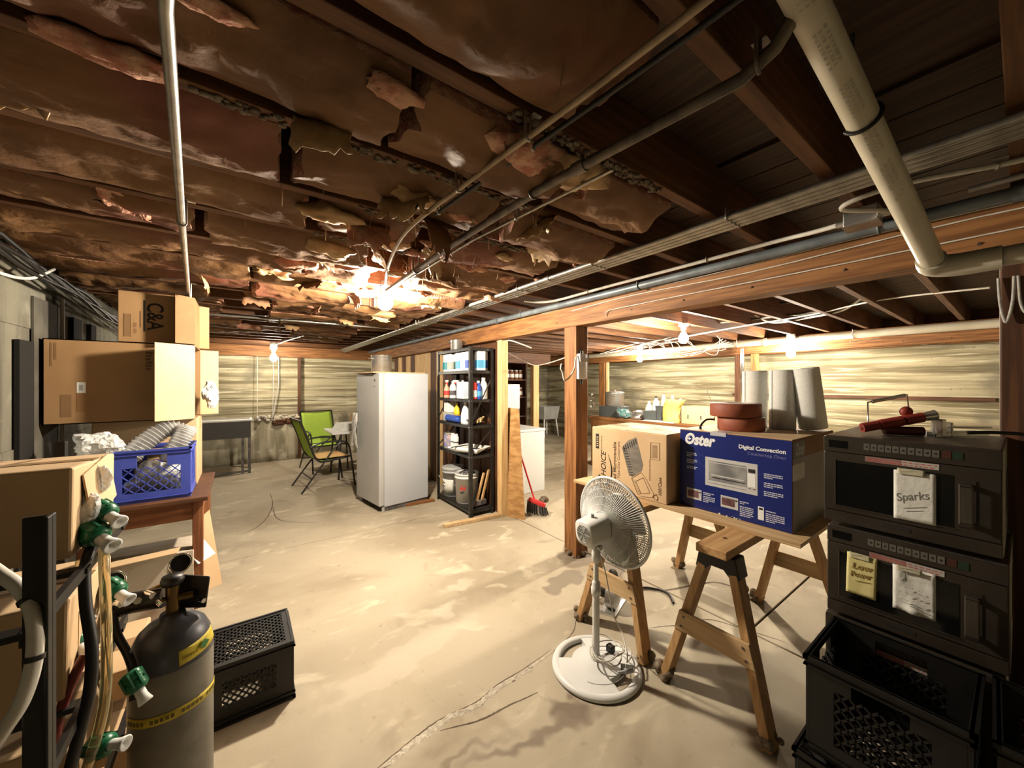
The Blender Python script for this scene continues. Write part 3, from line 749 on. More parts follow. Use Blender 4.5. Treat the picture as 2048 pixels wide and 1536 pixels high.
cable('white cable coil by the side wall top', [P(1700,684,5.0), P(1780,676,4.9), P(1850,690,4.8), P(1895,684,4.7), P(1880,676,4.7), P(1820,680,4.8), P(1885,692,4.7), P(1990,672,4.5)], .006)
for n, (ya, yb, dd) in enumerate(((668, 612, 4.4), (650, 585, 4.2))):
    run('dark_pipe', ['dark pipe hanging under the joists beyond the beam, lower one', 'dark pipe hanging under the joists beyond the beam, upper one'][n], 'pipe', [P(1180, ya + 8, dd + 2.4), P(1420, (ya+yb)/2 + 8, dd + .8), P(1650, yb + 10, dd - .4)], .016, DARKPIPE, n=8)
# cables along the left wall
for k in range(6):
    pts = [(-.93 + .014*k + .01*sin(k*3+y*5), y, 2.20 - .022*k - .045*max(0, y - 3.0) + .014*sin(y*5 + k*1.7)) for y in [1.9 + .24*i for i in range(15)]]
    run('black_cable', ['black cable along the left wall top, uppermost of its bundle', 'black cable along the left wall top, second from above', 'black cable along the left wall top, third from above', 'black cable along the left wall top, fourth from above', 'black cable along the left wall top, fifth from above', 'black cable along the left wall top, lowest of its bundle'][k], 'cable', pts, (.011, .009, .012, .008, .010, .008)[k], BLKCABLE, n=8, part='cable', group='black cables along the left wall')
run('white_rope', 'short white rope tied across the black wall cables', 'rope', spline([(-.90, 2.45, 2.06), (-.895, 2.72, 2.01), (-.88, 3.02, 2.045), (-.865, 3.28, 2.16)], 5), .008, RAG, n=6, part='rope')
run('conduit', 'thin white upright conduit on the left wall', 'conduit', [(-.975, 3.84, 1.0), (-.975, 3.84, 1.6), (-.975, 3.84, 2.08)], .010, ROMEX)
# cords and rusty tape by the back wall
for n, (px, zb_, rr) in enumerate(((515, .90, .004), (548, .86, .005), (560, .86, .009))):
    p = P(px, 740, 7.0); q = P(px + (0, -1, -13)[n], 800, 7.0)
    run('pull_cord', ['thin pull cord hanging before the back wall, nearest the table', 'thin pull cord hanging straight below the far bulb', 'frayed pale rope hanging beside the far bulb'][n], 'cord',
        [(p.x, 8.52, 2.03), (p.x, 8.5, 1.5), (q.x, 8.48, zb_)], rr, RAG if n == 2 else ROMEX, n=6, part='cord')
tl = thing('cord_weight', 'small pale weight at the end of a pull cord', 'weight', (P(515,830,7.0).x, 8.48, .84))
g = MB(); g.lathe([(.004,.06),(.02,.05),(.026,.02),(.018,-.02),(.004,-.03)], 10); g.build('weight_body', RAG, tl)
# timer box and cord on the main post
tb = thing('outlet_box', 'white outlet box with a cord on the main post', 'electrical box', (2.400, 2.2575, 1.66))
g = MB(); g.box(-.072,-.045,-.12,.012,0,.10); g.build('box_body', WHITEP, tb, bevel=.01)
g = MB(); g.box(-.076,-.052,.03,.03,-.046,.065); g.build('clip', STEEL, tb); 
g = MB(); g.cyl((-.03,-.02,-.12),(-.03,-.02,-.16),.010,n=10); g.build('cable_gland', BLACKP, tb)
g = MB(); g.cyl((-.03,-.02,.10),(-.03,-.02,.125),.014,n=10); g.build('knob', BLACKP, tb)
g = MB(); g.box(-.050,-.0465,-.09,-.015,-.0452,.01); g.build('label_plate', PAPER, tb)
g = MB(); g.tube(spline([(-.07,-.02,.08),(-.10,-.02,.05),(-.115,-.02,-.03),(-.15,.0,-.10),(-.19,.02,-.13),(-.215,.02,-.06),(-.235,.02,-.03),(-.225,.02,.01)], 6), .0065, 8); g.build('cord', ROMEX, tb)
g = MB()
for k in range(5): g.tube([(2.478, 2.262, 1.30 + .02*k), (2.50 + .03*sin(k*2.0), 2.25, 1.31 + .025*k), (2.51, 2.235 + .02*cos(k*3), 1.29 + .03*k)], .004, 6)
tag(g.build('twisted_wire', STEEL), 'short twist of bright wire sticking out of the main post', 'wire')
# ------------------------------------------------------------------ sawhorses with a plywood sheet
def sawhorse(y, x0, x1, label):
    t = thing('sawhorse', label, 'sawhorse', (x0, y, 0), 0, 'sawhorses under the plywood sheet')
    L_ = x1 - x0
    g = MB(); g.box(0, -.07, .710, L_, .07, .750); g.build('top_rail', SAW_W[0], t, bevel=.004)
    g = MB(); g.cyl((.16, .01, .7505), (.16, .01, .752), .010, n=8); g.build('knot', DARK_W[0], t)
    for xe, sgn in ((.10, -1), (L_ - .10, 1)):
        # moulded bracket gripping the rail and the legs
        m = MB(); m.prism([(-.082,.705),(.082,.705),(.10,.615),(.06,.608),(.03,.64),(-.03,.64),(-.06,.608),(-.10,.615)], -.045, .045,
                Matrix(((0,0,1,xe),(1,0,0,0),(0,1,0,0),(0,0,0,1))))
        br = m.build('leg_bracket', BLACKP, t, bevel=.004)
        for s in (-1, 1):
            a = Vector((xe, s*.055, .69)); c = Vector((xe + sgn*.085, s*.235, .0))
            g = MB(); g.bar(a, c, .038, .075, (1, 0, 0)); leg = g.build('leg', SAW_W[2], t, bevel=.003)
            f = MB()
            for k in range(9):
                q = random.uniform(0, 6.28); f.ball((c.x + cos(q)*.030, c.y + sin(q)*.036, random.uniform(.015,.05)), random.uniform(.014,.024), 7, 5)
            f.build('padded_foot', WICK, leg)
        # gusset board between the two legs
        z0, z1 = .285, .385
        def yy(z): return .055 + (.69 - z) / .69 * .18 + .022
        xg = xe + sgn * (.085 * (.69 - .335) / .69 + .042)
        g = MB(); g.prism([(-yy(z0), z0), (yy(z0), z0), (yy(z1), z1), (-yy(z1), z1)], -.008, .008, Matrix(((0,0,1,xg),(1,0,0,0),(0,1,0,0),(0,0,0,1))))
        gs = g.build('brace_board', PLYFACE, t, bevel=.002)
        n = MB()
        for s in (-1, 1):
            for z in (z0 + .025, z1 - .025): n.cyl((xg + sgn*.0075, s*(yy(z) - .03), z), (xg + sgn*.0105, s*(yy(z) - .03), z), .006, n=8)
        tag(n.build('screw_head', DARKPIPE, gs), kind='stuff')
    return t
sawhorse(.845, 1.745, 2.92, 'pine sawhorse nearest the camera, under the blue oven box')
sawhorse(1.43, 1.745, 2.92, 'pine sawhorse behind the standing fan, nearer the main post')
sh = thing('plywood_sheet', 'plywood sheet laid across two sawhorses carrying boxes', 'board', (2.46, 1.31, .7505))
g = MB(); g.box(-.405, -.715, .0005, .405, .71, .0175); o = g.build('core', PLYEDGE, sh)
g = MB(); g.box(-.405, -.715, .0175, .405, .71, .0195); g.build('top_veneer', PLYFACE, sh)
ZB = .7705

def carton(name, label, cx, cy, z, sx, sy, sz, rz, m, cat='box', group=None, tape=True, top_m=None, bev=.006):
    t = thing(name, label, cat, (cx, cy, z), rz, group)
    g = MB(); g.box(-sx/2, -sy/2, 0, sx/2, sy/2, sz); g.build('body', m, t, bevel=bev)
    if top_m is not None:
        for s in (-1, 1):
            g = MB(); g.box(-sx/2 + .002, min(s*.002, s*(sy/2 - .002)), sz - .001, sx/2 - .002, max(s*.002, s*(sy/2 - .002)), sz + .003); g.build('top_flap', top_m, t)
    if tape:
        g = MB(); g.box(-sx/2 - .0012, -.024, sz*.80, sx/2 + .0012, .024, sz + .0042); g.build('packing_tape', mat('parcel_tape_%d' % random.randrange(9999), (.55,.40,.24), .25), t)
    return t

def plate(poly, m, parent, fn, name, h=.0006):      # a flat printed shape in the face coordinates (u, v) given by fn
    n = len(poly); a = [fn(u, v, .0002) for u, v in poly]; b_ = [fn(u, v, .0002 + h) for u, v in poly]
    g = MB(); g.add(a + b_, [tuple(range(n, 2*n)), tuple(reversed(range(n)))] + [(k, (k+1) % n, n+(k+1) % n, n+k) for k in range(n)])
    return g.build(name, m, parent)
def rect(u0, v0, u1, v1): return [(u0, v0), (u1, v0), (u1, v1), (u0, v1)]

# blue oven box: front face towards -X, u runs towards -Y
OX, OY, OW, OD, OH = 2.165, .945, .575, .66, .455
ov = thing('oven_box', 'navy blue printed oven box standing on the plywood sheet', 'box', (OX + OD/2, OY, ZB), 0)
g = MB(); g.box(-OD/2, -OW/2, 0, OD/2, OW/2, OH); g.build('body', CARD_D, ov, bevel=.004)
def of(u, v, h): return Vector((-OD/2 - h, OW/2 - u, v))
plate(rect(.003, .003, OW - .003, OH - .003), NAVY, ov, of, 'navy_front_print', .0006)
def of2(u, v, h): return of(u, v, h + .0008)
UD, VD = (0, -1, 0), (0, 0, 1)
text('Oster', .088, WHITEPR, ov, of2(.030, .375, 0), UD, VD, shear=.22, bold=.004, wscale=.80)
text('+', .042, WHITEPR, ov, of2(.047, .390, 0), UD, VD, bold=.001)
text('Digital Convection', .0285, WHITEPR, ov, of2(.548, .385, 0), UD, VD, align='RIGHT', bold=.0008)
text('Countertop Oven', .0235, mat('lilac_print', (.20,.20,.42), .5), ov, of2(.548, .357, 0), UD, VD, align='RIGHT')
def pic_oven(u0, v0, w, h, glass):
    plate(rect(u0, v0, u0 + w, v0 + h), SILVERPR, ov, of2, 'oven_picture')
    f3 = lambda u, v, k: of(u, v, k + .0016)
    plate(rect(u0 + w*.07, v0 + h*.20, u0 + w*.81, v0 + h*.82), glass, ov, f3, 'oven_picture')
    plate(rect(u0 + w*.06, v0 + h*.85, u0 + w*.80, v0 + h*.89), GREYPR, ov, f3, 'oven_picture')
    plate(rect(u0 + w*.84, v0 + h*.70, u0 + w*.96, v0 + h*.82), INK, ov, f3, 'oven_picture')
    if w > .1:
        plate(rect(u0 + w*.83, v0 + h*.24, u0 + w*.965, v0 + h*.67), WHITEPR, ov, f3, 'oven_picture')
        plate(rect(u0 + w*.13, v0 + h*.38, u0 + w*.76, v0 + h*.42), SILVERPR, ov, lambda u, v, k: of(u, v, k + .0024), 'oven_picture')
        plate(rect(u0 + w*.15, v0 + h*.30, u0 + w*.78, v0 + h*.33), INK, ov, lambda u, v, k: of(u, v, k + .0024), 'oven_picture')
        plate(rect(u0 + w*.05, v0 + h*.10, u0 + w*.80, v0 + h*.12), GREYPR, ov, f3, 'oven_picture')
        for k in (.84, .92): plate(rect(u0 + w*k, v0 + h*.17, u0 + w*(k+.05), v0 + h*.19), INK, ov, f3, 'oven_picture')
pic_oven(.155, .150, .268, .162, GREYPR)
MAROON = mat('maroon_print', (.10,.045,.05), .5, c2=(.20,.10,.11), scale=40)
pic_oven(.045, .050, .088, .062, MAROON); pic_oven(.240, .048, .090, .064, MAROON)
plate(rect(.425, .030, .452, .098), WHITEPR, ov, of2, 'control_panel_picture'); plate(rect(.430, .082, .447, .092), INK, ov, lambda u, v, k: of(u, v, k + .0016), 'control_panel_picture')
g = MB(); rl = random.Random(4)
def lines(u, v, n, w, dv=.0095):
    for k in range(n):
        ww = w * (1 if k < n - 1 else rl.uniform(.45, .8))
        a = 0.0
        while a < ww - .004:
            b2 = min(ww, a + rl.uniform(.008, .016)); q = [of2(u + a, v - k*dv, .0003), of2(u + b2, v - k*dv, .0003), of2(u + b2, v - k*dv + .0048, .0003), of2(u + a, v - k*dv + .0048, .0003)]
            g.add(q, [(0,1,2,3)]); a = b2 + .0022
for args in ((.045,.318,3,.060),(.045,.278,3,.062),(.045,.237,2,.070),(.452,.268,3,.082),(.452,.222,3,.085),(.452,.178,3,.084),(.142,.100,2,.062),(.142,.078,4,.066),
             (.338,.098,2,.045),(.338,.072,6,.066),(.460,.080,1,.070),(.460,.067,5,.082)): lines(*args)
tag(g.build('small_print', mat('pale_blue_print', (.62,.64,.74), .5), ov), kind='stuff')
g = MB()
for a, c in (((.108,.320),(.155,.310)),((.110,.280),(.160,.245)),((.118,.238),(.155,.205)),((.450,.268),(.425,.262)),((.450,.222),(.425,.230)),((.450,.178),(.425,.175))):
    pa, pb2 = of2(a[0], a[1], .0004), of2(c[0], c[1], .0004); g.bar(pa, pb2, .0005, .0012, (1,0,0))
tag(g.build('leader_line', mat('mid_blue_print', (.12,.16,.42), .5), ov), kind='stuff')
# side panel (towards -Y): grey logo, tape
def os_(u, v, h): return Vector((-OD/2 + u, -OW/2 - h, v))
plate(rect(.003, .0, OD - .003, .36), mat('grey_brown_side_print', (.20,.18,.16), .5, c2=(.15,.135,.12), scale=3), ov, os_, 'side_print', .0005)
plate(rect(.002, .36, .17, OH - .01), mat('dark_side_print', (.05,.05,.055), .4), ov, os_, 'side_print', .0006)
text('Oster', .085, mat('dim_silver_print', (.33,.33,.34), .4), ov, os_(.035, .375, .001), (1,0,0), (0,0,1), shear=.2, bold=.003, wscale=.6)
plate(rect(.0, .255, .16, .335), mat('clear_tape', (.42,.38,.34), .2), ov, lambda u, v, h: os_(u, v, h + .0008), 'tape_strip')
for s in (-1, 1):
    g = MB(); g.box(-OD/2 + .003, min(s*.002, s*(OW/2 - .003)), OH - .001, OD/2 - .003, max(s*.002, s*(OW/2 - .003)), OH + .0025); g.build('top_flap', CARD_L, ov)
g = MB(); g.box(-OD/2 - .0018, .02, OH - .018, -OD/2 + .1, .105, OH + .0035); g.build('tape_strip', mat('glossy_tape', (.55,.55,.60), .12), ov)
g = MB(); rw = random.Random(8)
for k in range(7):
    y = rw.uniform(-.08, .05); g.box(-OD/2 - .002, y, .0, -OD/2 - .0006, y + rw.uniform(.006, .02), rw.uniform(.004, .012))
tag(g.build('scuffed_edge', PAPER, ov), kind='stuff')

# brown take-out container box
CX, CY, CW, CD, CH = 2.065, 1.555, .575, .46, .42
cb = thing('takeout_carton', 'brown take-out container carton beside the navy oven box', 'box', (CX + CD/2, CY, ZB), radians(1.5))
g = MB(); g.box(-CD/2, -CW/2, 0, CD/2, CW/2, CH); g.build('body', CARD_L, cb, bevel=.005)
def cf(u, v, h): return Vector((-CD/2 - h, CW/2 - u, v))
for s in (-1, 1):
    g = MB(); g.box(-CD/2 + .003, min(s*.002, s*(CW/2 - .003)), CH - .001, CD/2 - .003, max(s*.002, s*(CW/2 - .003)), CH + .003); g.build('top_flap', CARD_L, cb)
# lettering runs upwards along the face
RU, RV = (0, 0, 1), (0, 1, 0)        # text x along +z, text y towards +Y (to the left)
plate(rect(.034, .270, .062, .375), INK, cb, cf, 'black_label')
g = MB()
for k, (v, s_) in enumerate(((.288,.008),(.303,.006),(.318,.009),(.335,.006),(.349,.008))):
    g.add([cf(.041, v - s_*.3, .0012), cf(.041, v + s_*.5, .0012), cf(.056, v + s_, .0012), cf(.056, v - s_*.2, .0012)], [(0,1,2,3)])
tag(g.build('label_mark', CARD_L, cb), kind='stuff')
text('C', .135, INK, cb, cf(.148, .010, .0006), RU, RV, shear=.25, wscale=.72, bold=-.001)
text('HOICE', .060, INK, cb, cf(.122, .083, .0006), RU, RV, shear=.22, bold=.0005, wscale=.95)
g = MB(); sw = [cf(.142 + .030*sin(k/14*pi), .02 + .22*k/14, .0006) for k in range(15)]
g.tube(sw, [.0008 + .0038*sin(pi*k/14) for k in range(15)], 5); tag(g.build('logo_swash', INK, cb))
text('Hinged Microwavable', .037, PRINT_B, cb, cf(.208, .012, .0006), RU, RV, bold=.0009)
text('Plastic Take-Out Containers', .0285, PRINT_B, cb, cf(.238, .012, .0006), RU, RV, bold=0)
text('For Convenience', .020, PRINT_T, cb, cf(.090, .225, .0006), RU, RV)
plate([(.255,.305),(.300,.355),(.365,.385),(.415,.215),(.405,.175),(.335,.125),(.310,.130)], mat('grey_lid_print', (.17,.145,.12), .7, c2=(.23,.20,.165), scale=14, stretch=(1,1,3)), cb, cf, 'container_picture')
g = MB()
for k in range(11):
    f = k / 10; u0 = .262 + .052*f; v0 = .300 - .165*f
    a = cf(u0, v0, .0012); c = cf(u0 + .030, v0 + .004, .0012); g.bar(a, c, .0006, .006, (1,0,0))
for k in range(7):
    f = k / 6; u0 = .268 + .09*f; v0 = .318 + .055*f
    g.bar(cf(u0, v0, .0012), cf(u0 + .008, v0 - .030, .0012), .0006, .006, (1,0,0))
tag(g.build('lid_ridge_print', INK, cb), kind='stuff')
g = MB()
oo = [(.330,.115),(.400,.165),(.432,.135),(.490,.045),(.480,.025),(.405,.000 + .012),(.375,.020)]
for k in range(len(oo)):
    a, c = oo[k], oo[(k+1) % len(oo)]; g.bar(cf(*a, .0008), cf(*c, .0008), .0006, .0035, (1,0,0))
ii = [(.360,.100),(.415,.135),(.462,.048),(.400,.030)]
for k in range(4): g.bar(cf(*ii[k], .0008), cf(*ii[(k+1) % 4], .0008), .0006, .003, (1,0,0))
for k in range(9):
    f = k / 8; g.bar(cf(.333 + .045*f, .112 - .09*f, .0008), cf(.358 + .042*f, .100 - .065*f, .0008), .0006, .003, (1,0,0))
tag(g.build('container_outline_print', PRINT_T, cb), kind='stuff')
g = MB()
for k in range(13): 
    g.add([cf(.478 + .0, .272 + .0062*k, .0006), cf(.515, .272 + .0062*k, .0006), cf(.515, .272 + .0062*k + .0034, .0006), cf(.478, .272 + .0062*k + .0034, .0006)], [(0,1,2,3)])
for a, c in ((( .468,.262),(.528,.262)),((.528,.262),(.528,.365)),((.528,.365),(.468,.365)),((.468,.365),(.468,.262))): g.bar(cf(*a,.0008), cf(*c,.0008), .0006, .003, (1,0,0))
tag(g.build('barcode_print', PRINT_T, cb), kind='stuff')
g = MB()
for k in range(16): g.add([cf(.458, .125 + .0085*k, .0006), cf(.466, .125 + .0085*k, .0006), cf(.466, .131 + .0085*k, .0006), cf(.458, .131 + .0085*k, .0006)], [(0,1,2,3)])
tag(g.build('small_print', PRINT_T, cb), kind='stuff')
text('100/Case', .030, PRINT_B, cb, cf(.540, .045, .0006), RU, RV, bold=.0006)
g = MB(); tri = [(.485,.035),(.505,.050),(.517,.030),(.510,.012),(.492,.016)]
for k in range(5): g.bar(cf(*tri[k], .0008), cf(*tri[(k+1) % 5], .0008), .0006, .004, (1,0,0))
tag(g.build('recycling_print', PRINT_B, cb), kind='stuff')
g = MB(); g.box(-.05, -CW/2 - .001, CH - .11, .03, CW/2 + .001, CH + .0045); g.build('packing_tape', mat('clear_packing_tape', (.60,.46,.30), .2), cb)

# tape rolls
def tape_roll(x, y, z, r, h, label, rz):
    t = thing('tape_roll', label, 'tape roll', (x, y, z), rz, 'two tape rolls on the oven box')
    g = MB(); g.lathe([(r*.36,0),(r-.004,0),(r,.004),(r,h-.004),(r-.004,h),(r*.36,h)], 48); g.build('wound_tape', TAPE, t)
    g = MB(); g.lathe([(r*.37,h),(r*.40,h+.0012),(r*.93,h+.0012),(r*.95,h)], 48); g.build('side_paper', TAPESIDE, t)
    g = MB(); g.lathe([(r*.30,.001),(r*.36,.001),(r*.36,h+.001),(r*.30,h+.001),(r*.30,.001)], 32); g.build('core', CARD_D, t)
    return t
ZO = ZB + OH + .003
tr = F(1475, 860, ZO)
tape_roll(tr.x + .03, tr.y - .005, ZO, .122, .078, 'brick red tape roll, lower of the two stacked beside paper towels', .4)
tape_roll(tr.x + .02, tr.y + .022, ZO + .0795, .134, .078, 'brick red tape roll, upper and wider of the two stacked', 1.2)
g = MB(); q = Vector((tr.x - .06, tr.y + .12, ZO)); g.tube(spline([q + Vector((.03,.0,.055)), q + Vector((-.02,.02,.055)), q + Vector((-.06,.03,.03)), q + Vector((-.07,.035,.006)), q + Vector((-.03,.05,.006))], 6), .006, 8)
tag(g.build('power_cable', BLKCABLE), 'short black cord end beside the stacked tape rolls', 'cord')
# paper towel rolls
def towel(loc, label, tilt=None, r=.068, h=.355, rz=0):
    t = thing('paper_towel_roll', label, 'paper towel', loc, rz, 'paper towel rolls on the oven box')
    g = MB(); n = 40
    g.lathe([(.021,0),(r-.004,0),(r,.005),(r*1.005,h*.5),(r,h-.005),(r-.004,h),(.021,h)], n); g.build('towel_paper', TOWEL, t)
    g = MB(); g.lathe([(.018,.001),(.021,.001),(.021,h+.001),(.018,h+.001),(.018,.001)], 20); g.build('card_core', CARD, t)
    g = MB(); g.cbox((r*.995*cos(2.6), r*.995*sin(2.6), h/2), (.010,.006,h*.995), None); g.build('loose_edge', TOWEL, t)
    if tilt: t.rotation_euler = tilt
    return t
a1 = F(1562, 858, ZO)
towel((a1.x + .02, a1.y + .0, ZO), 'white paper towel roll nearest the camera, standing upright')
towel((a1.x + .035, a1.y + .155, ZO), 'white paper towel roll half hidden behind the upright front roll')
towel((a1.x + .085, a1.y - .135, ZO + .012), 'white paper towel roll leaning over beside the other rolls', tilt=(.0, -.15, -.6))

# ------------------------------------------------------------------ stack of commercial microwaves
def microwave(loc, label, notes, rz=0.0):
    W, H, D = .428, .338, .50
    t = thing('microwave_oven', label, 'microwave', loc, rz, 'stacked commercial microwaves')
    g = MB(); g.box(.012, -W/2, .012, D, W/2, H); g.build('shell', STAIN, t, bevel=.006)
    for sx in (.06, D - .06):
        for sy in (-.17, .17):
            g = MB(); g.cyl((sx, sy, 0), (sx, sy, .0125), .018, n=12); g.build('foot', RUBBER, t)
    def mf(u, v, h): return Vector((-h, W/2 - u, v))
    g = MB(); g.box(0, -W/2 + .002, .055, .0125, W/2 - .002, H - .062)
    d = g.build('door', STAIND, t, bevel=.004)
    g = MB(); g.box(.0, -W/2 + .002, H - .060, .0125, W/2 - .002, H - .004); cp = g.build('control_panel', STAIND, t, bevel=.002)
    g = MB(); g.box(.002, -W/2 + .002, .012, .0125, W/2 - .002, .053); g.build('lower_grille', STAIND, t, bevel=.002)
    plate(rect(.040, .078, .330, .245), GLASSD, d, mf, 'door_window', .001)
    for a in (rect(.036,.074,.039,.249), rect(.036,.074,.334,.0765)): plate(a, STAIN, d, mf, 'window_trim', .0025)
    plate(rect(.018, H - .044, .072, H - .016), GLASSD, cp, mf, 'display', .001)
    for k in range(10):
        plate(rect(.118 + .0185*k, H - .042, .134 + .0185*k, H - .018), BTN, cp, mf, 'keypad_button', .0012)
        plate(rect(.1235 + .0185*k, H - .033, .1285 + .0185*k, H - .027), INK, cp, lambda u, v, h: mf(u, v, h + .0013), 'button_mark', .0004)
    plate(rect(.306, H - .042, .325, H - .018), BTNR, cp, mf, 'keypad_button', .0012); plate(rect(.328, H - .042, .350, H - .018), BTNG, cp, mf, 'keypad_button', .0012)
    plate(rect(.122, H - .083, .215, H - .064), PINKL, d, mf, 'warning_label', .0008); plate(rect(.215, H - .083, .300, H - .064), mat('grey_white_label', (.50,.49,.45), .6), d, mf, 'warning_label', .0008)
    g = MB(); rr = random.Random(2)
    for row in (0, 1):
        u = .128
        while u < .292:
            w = rr.uniform(.006, .014); g.add([mf(u, H - .072 - .008*row, .0012), mf(u + w, H - .072 - .008*row, .0012), mf(u + w, H - .0695 - .008*row, .0012), mf(u, H - .0695 - .008*row, .0012)], [(0,1,2,3)]); u += w + .004
    tag(g.build('warning_print', REDL, d), kind='stuff')
    # recessed pull handle
    plate(rect(.338, .085, .376, .235), STAIND, d, mf, 'handle_plate', .002)
    g = MB(); g.box(-.030, W/2 - .372, .10, -.020, W/2 - .342, .222); g.box(-.030, W/2 - .372, .214, -.0015, W/2 - .342, .224); g.box(-.030, W/2 - .372, .098, -.0015, W/2 - .342, .108); g.build('handle', STAIN, d, bevel=.003)
    plate(rect(.165, .030, .235, .042), INK, t, lambda u, v, h: mf(u, v, h - .002), 'name_plate', .001)
    g = MB()
    for k in range(9): g.box(D*.45 + .02*k, -W/2 - .0008, .10, D*.45 + .008 + .02*k, -W/2 + .0005, .24)
    tag(g.build('side_louver', INK, t), kind='stuff')
    return t, mf
def note(t, mf, u0, v0, w, h, m, name, warp=.004, skew=0.0, seed=1):
    def pt(a, b_):
        dx = warp * sin(b_*4 + seed) * .6 + warp * noise.noise(Vector((a*3, b_*4, seed))) * 1.5 + .004 + warp * b_ * 0
        return mf(u0 + a*w + skew*(b_ - 1)*w, v0 - (1 - b_)*h + h, max(.0025, dx))
    return MB().grid(pt, 10, 12).build(name, m, t, solid=.0006)
MX = 1.842; MY = .247
m1, mf = microwave((MX, MY, .963), 'microwave on top of the stack with one white note', 1)
n1 = note(m1, mf, .196, .072, .098, .168, PAPER, 'paper_note', .0, 0, 2)
note(m1, lambda u, v, h: mf(u, v, h + .004), .205, .228, .065, .020, mat('masking_tape', (.56,.52,.38), .6), 'tape_strip', .001, 0, 3)
text('Sparks', .038, PENCIL, m1, mf(.204, .132, .0047), (0,-.955,.30), (0,.30,.955), shear=.25, bold=.0001, ext=.0002, wscale=.80)
g = MB(); g.bar(mf(.220,.112,.0047), mf(.272,.128,.0047), .0008, .0018, (1,0,0)); g.bar(mf(.226,.102,.0047), mf(.264,.114,.0047), .0008, .0016, (1,0,0)); tag(g.build('underline', PENCIL, m1), kind='stuff')
m2, mf2 = microwave((MX - .004, MY - .012, .620), 'middle microwave with a yellow and a white note', 2)
note(m2, mf2, .062, .105, .082, .150, YNOTE, 'yellow_note', .001, .05, 6)
note(m2, lambda u, v, h: mf2(u, v, h + .003), .068, .238, .058, .020, mat('masking_tape_b', (.60,.56,.36), .6), 'tape_strip', .001, 0, 3)
text('Low', .030, OCHRE, m2, mf2(.074, .200, .0064), (0,-1,.06), (0,.05,1), shear=.2, bold=.0003, ext=.0006)
text('Power', .027, OCHRE, m2, mf2(.070, .170, .0064), (0,-1,.10), (0,.05,1), shear=.2, bold=.0003, ext=.0006, wscale=.8)
g = MB(); g.bar(mf2(.084,.156,.0064), mf2(.126,.163,.0064), .0008, .0016, (1,0,0)); tag(g.build('underline', OCHRE, m2), kind='stuff')
note(m2, mf2, .182, .104, .100, .152, PAPER, 'white_note', .007, .0, 9)
note(m2, lambda u, v, h: mf2(u, v, h + .008), .192, .243, .060, .016, mat('masking_tape_c', (.50,.46,.34), .6), 'tape_strip', .001, 0, 3)
g = MB(); rs = random.Random(9)
for row, (n_, v) in enumerate(((4, .192), (5, .170), (3, .148))):
    for k in range(n_):
        u = .200 + .014*k + rs.uniform(-.003,.003); g.bar(mf2(u, v + rs.uniform(-.003,.003), .0145), mf2(u + rs.uniform(.004,.012), v + rs.uniform(-.003,.006), .0145), .0008, .0015, (1,0,0))
g.bar(mf2(.205,.138,.0145), mf2(.245,.134,.0145), .0008, .0016, (1,0,0)); tag(g.build('pencil_scribble', PENCIL, m2), kind='stuff')
m3, mf3 = microwave((MX - .002, MY - .006, .278), 'lowest microwave of the stack, hidden behind the black crates', 3)

# tool with red grips on the top microwave
tg = thing('slicing_tool', 'steel hand tool with dull red grips lying on the top microwave', 'tool', (2.075, .285, 1.3015), radians(-54))
tg.scale = (.68, .78, .78)
g = MB(); ax = Vector((1,0,.16))
def tp(s, y=0, z=0): return Vector((-.17 + s, y, .030 + s*.22 + z))
for a, c, r in ((0, .075, .024), (.082, .185, .026), (.195, .275, .025)):
    g = MB(); g.cyl(tp(a), tp(c), r, r*.97, 20); g.build('red_grip', REDG, tg)
g = MB(); g.cyl(tp(.0), tp(.33), .014, n=12); g.build('shaft', CHROME, tg)
g = MB(); g.cyl(tp(.275), tp(.33), .020, .026, 16); g.build('collar', STEEL, tg)
g = MB(); g.ball(tp(.225, .035, .035), .030, 16, 10, (1, .7, .9)); g.build('red_knob', REDG, tg)
g = MB(); g.tube([tp(.06, .055, -.02), tp(.06, .06, .115), tp(.245, .06, .115), tp(.255, .055, -.01)], .0045, 8); g.build('wire_guard', CHROME, tg)
g = MB(); g.cyl(tp(.08, .06, .115), tp(.235, .06, .115), .0095, n=10); g.build('guard_sleeve', STEEL, tg)
g = MB(); g.box(.165, -.035, .004, .185, .035, .085); g.box(.205, -.035, .004, .215, .035, .07); g.build('clamp_head', STEEL, tg, bevel=.003)
g = MB(); g.bar((.14, -.03, .008), (.36, -.03, .020), .006, .020); g.bar((.14, .03, .008), (.36, .03, .020), .006, .020); g.bar((.20, 0, .045), (.38, 0, .05), .05, .006); g.build('rail_frame', STEEL, tg, bevel=.002)
g = MB(); g.cyl((-.07, -.005, .022), (.10, -.01, .022), .022, n=16); g.build('lower_grip', mat('dark_red_grip', (.10,.02,.015), .5), tg)
g = MB(); g.tube(spline([(MX + .26, MY - .13, 1.325), (MX + .29, MY - .19, 1.33), (MX + .33, MY - .26, 1.325), (MX + .40, MY - .34, 1.29)], 6), .006, 8)
tag(g.build('power_cable', BLKCABLE), 'black power cord trailing over the back of the top microwave', 'cord')

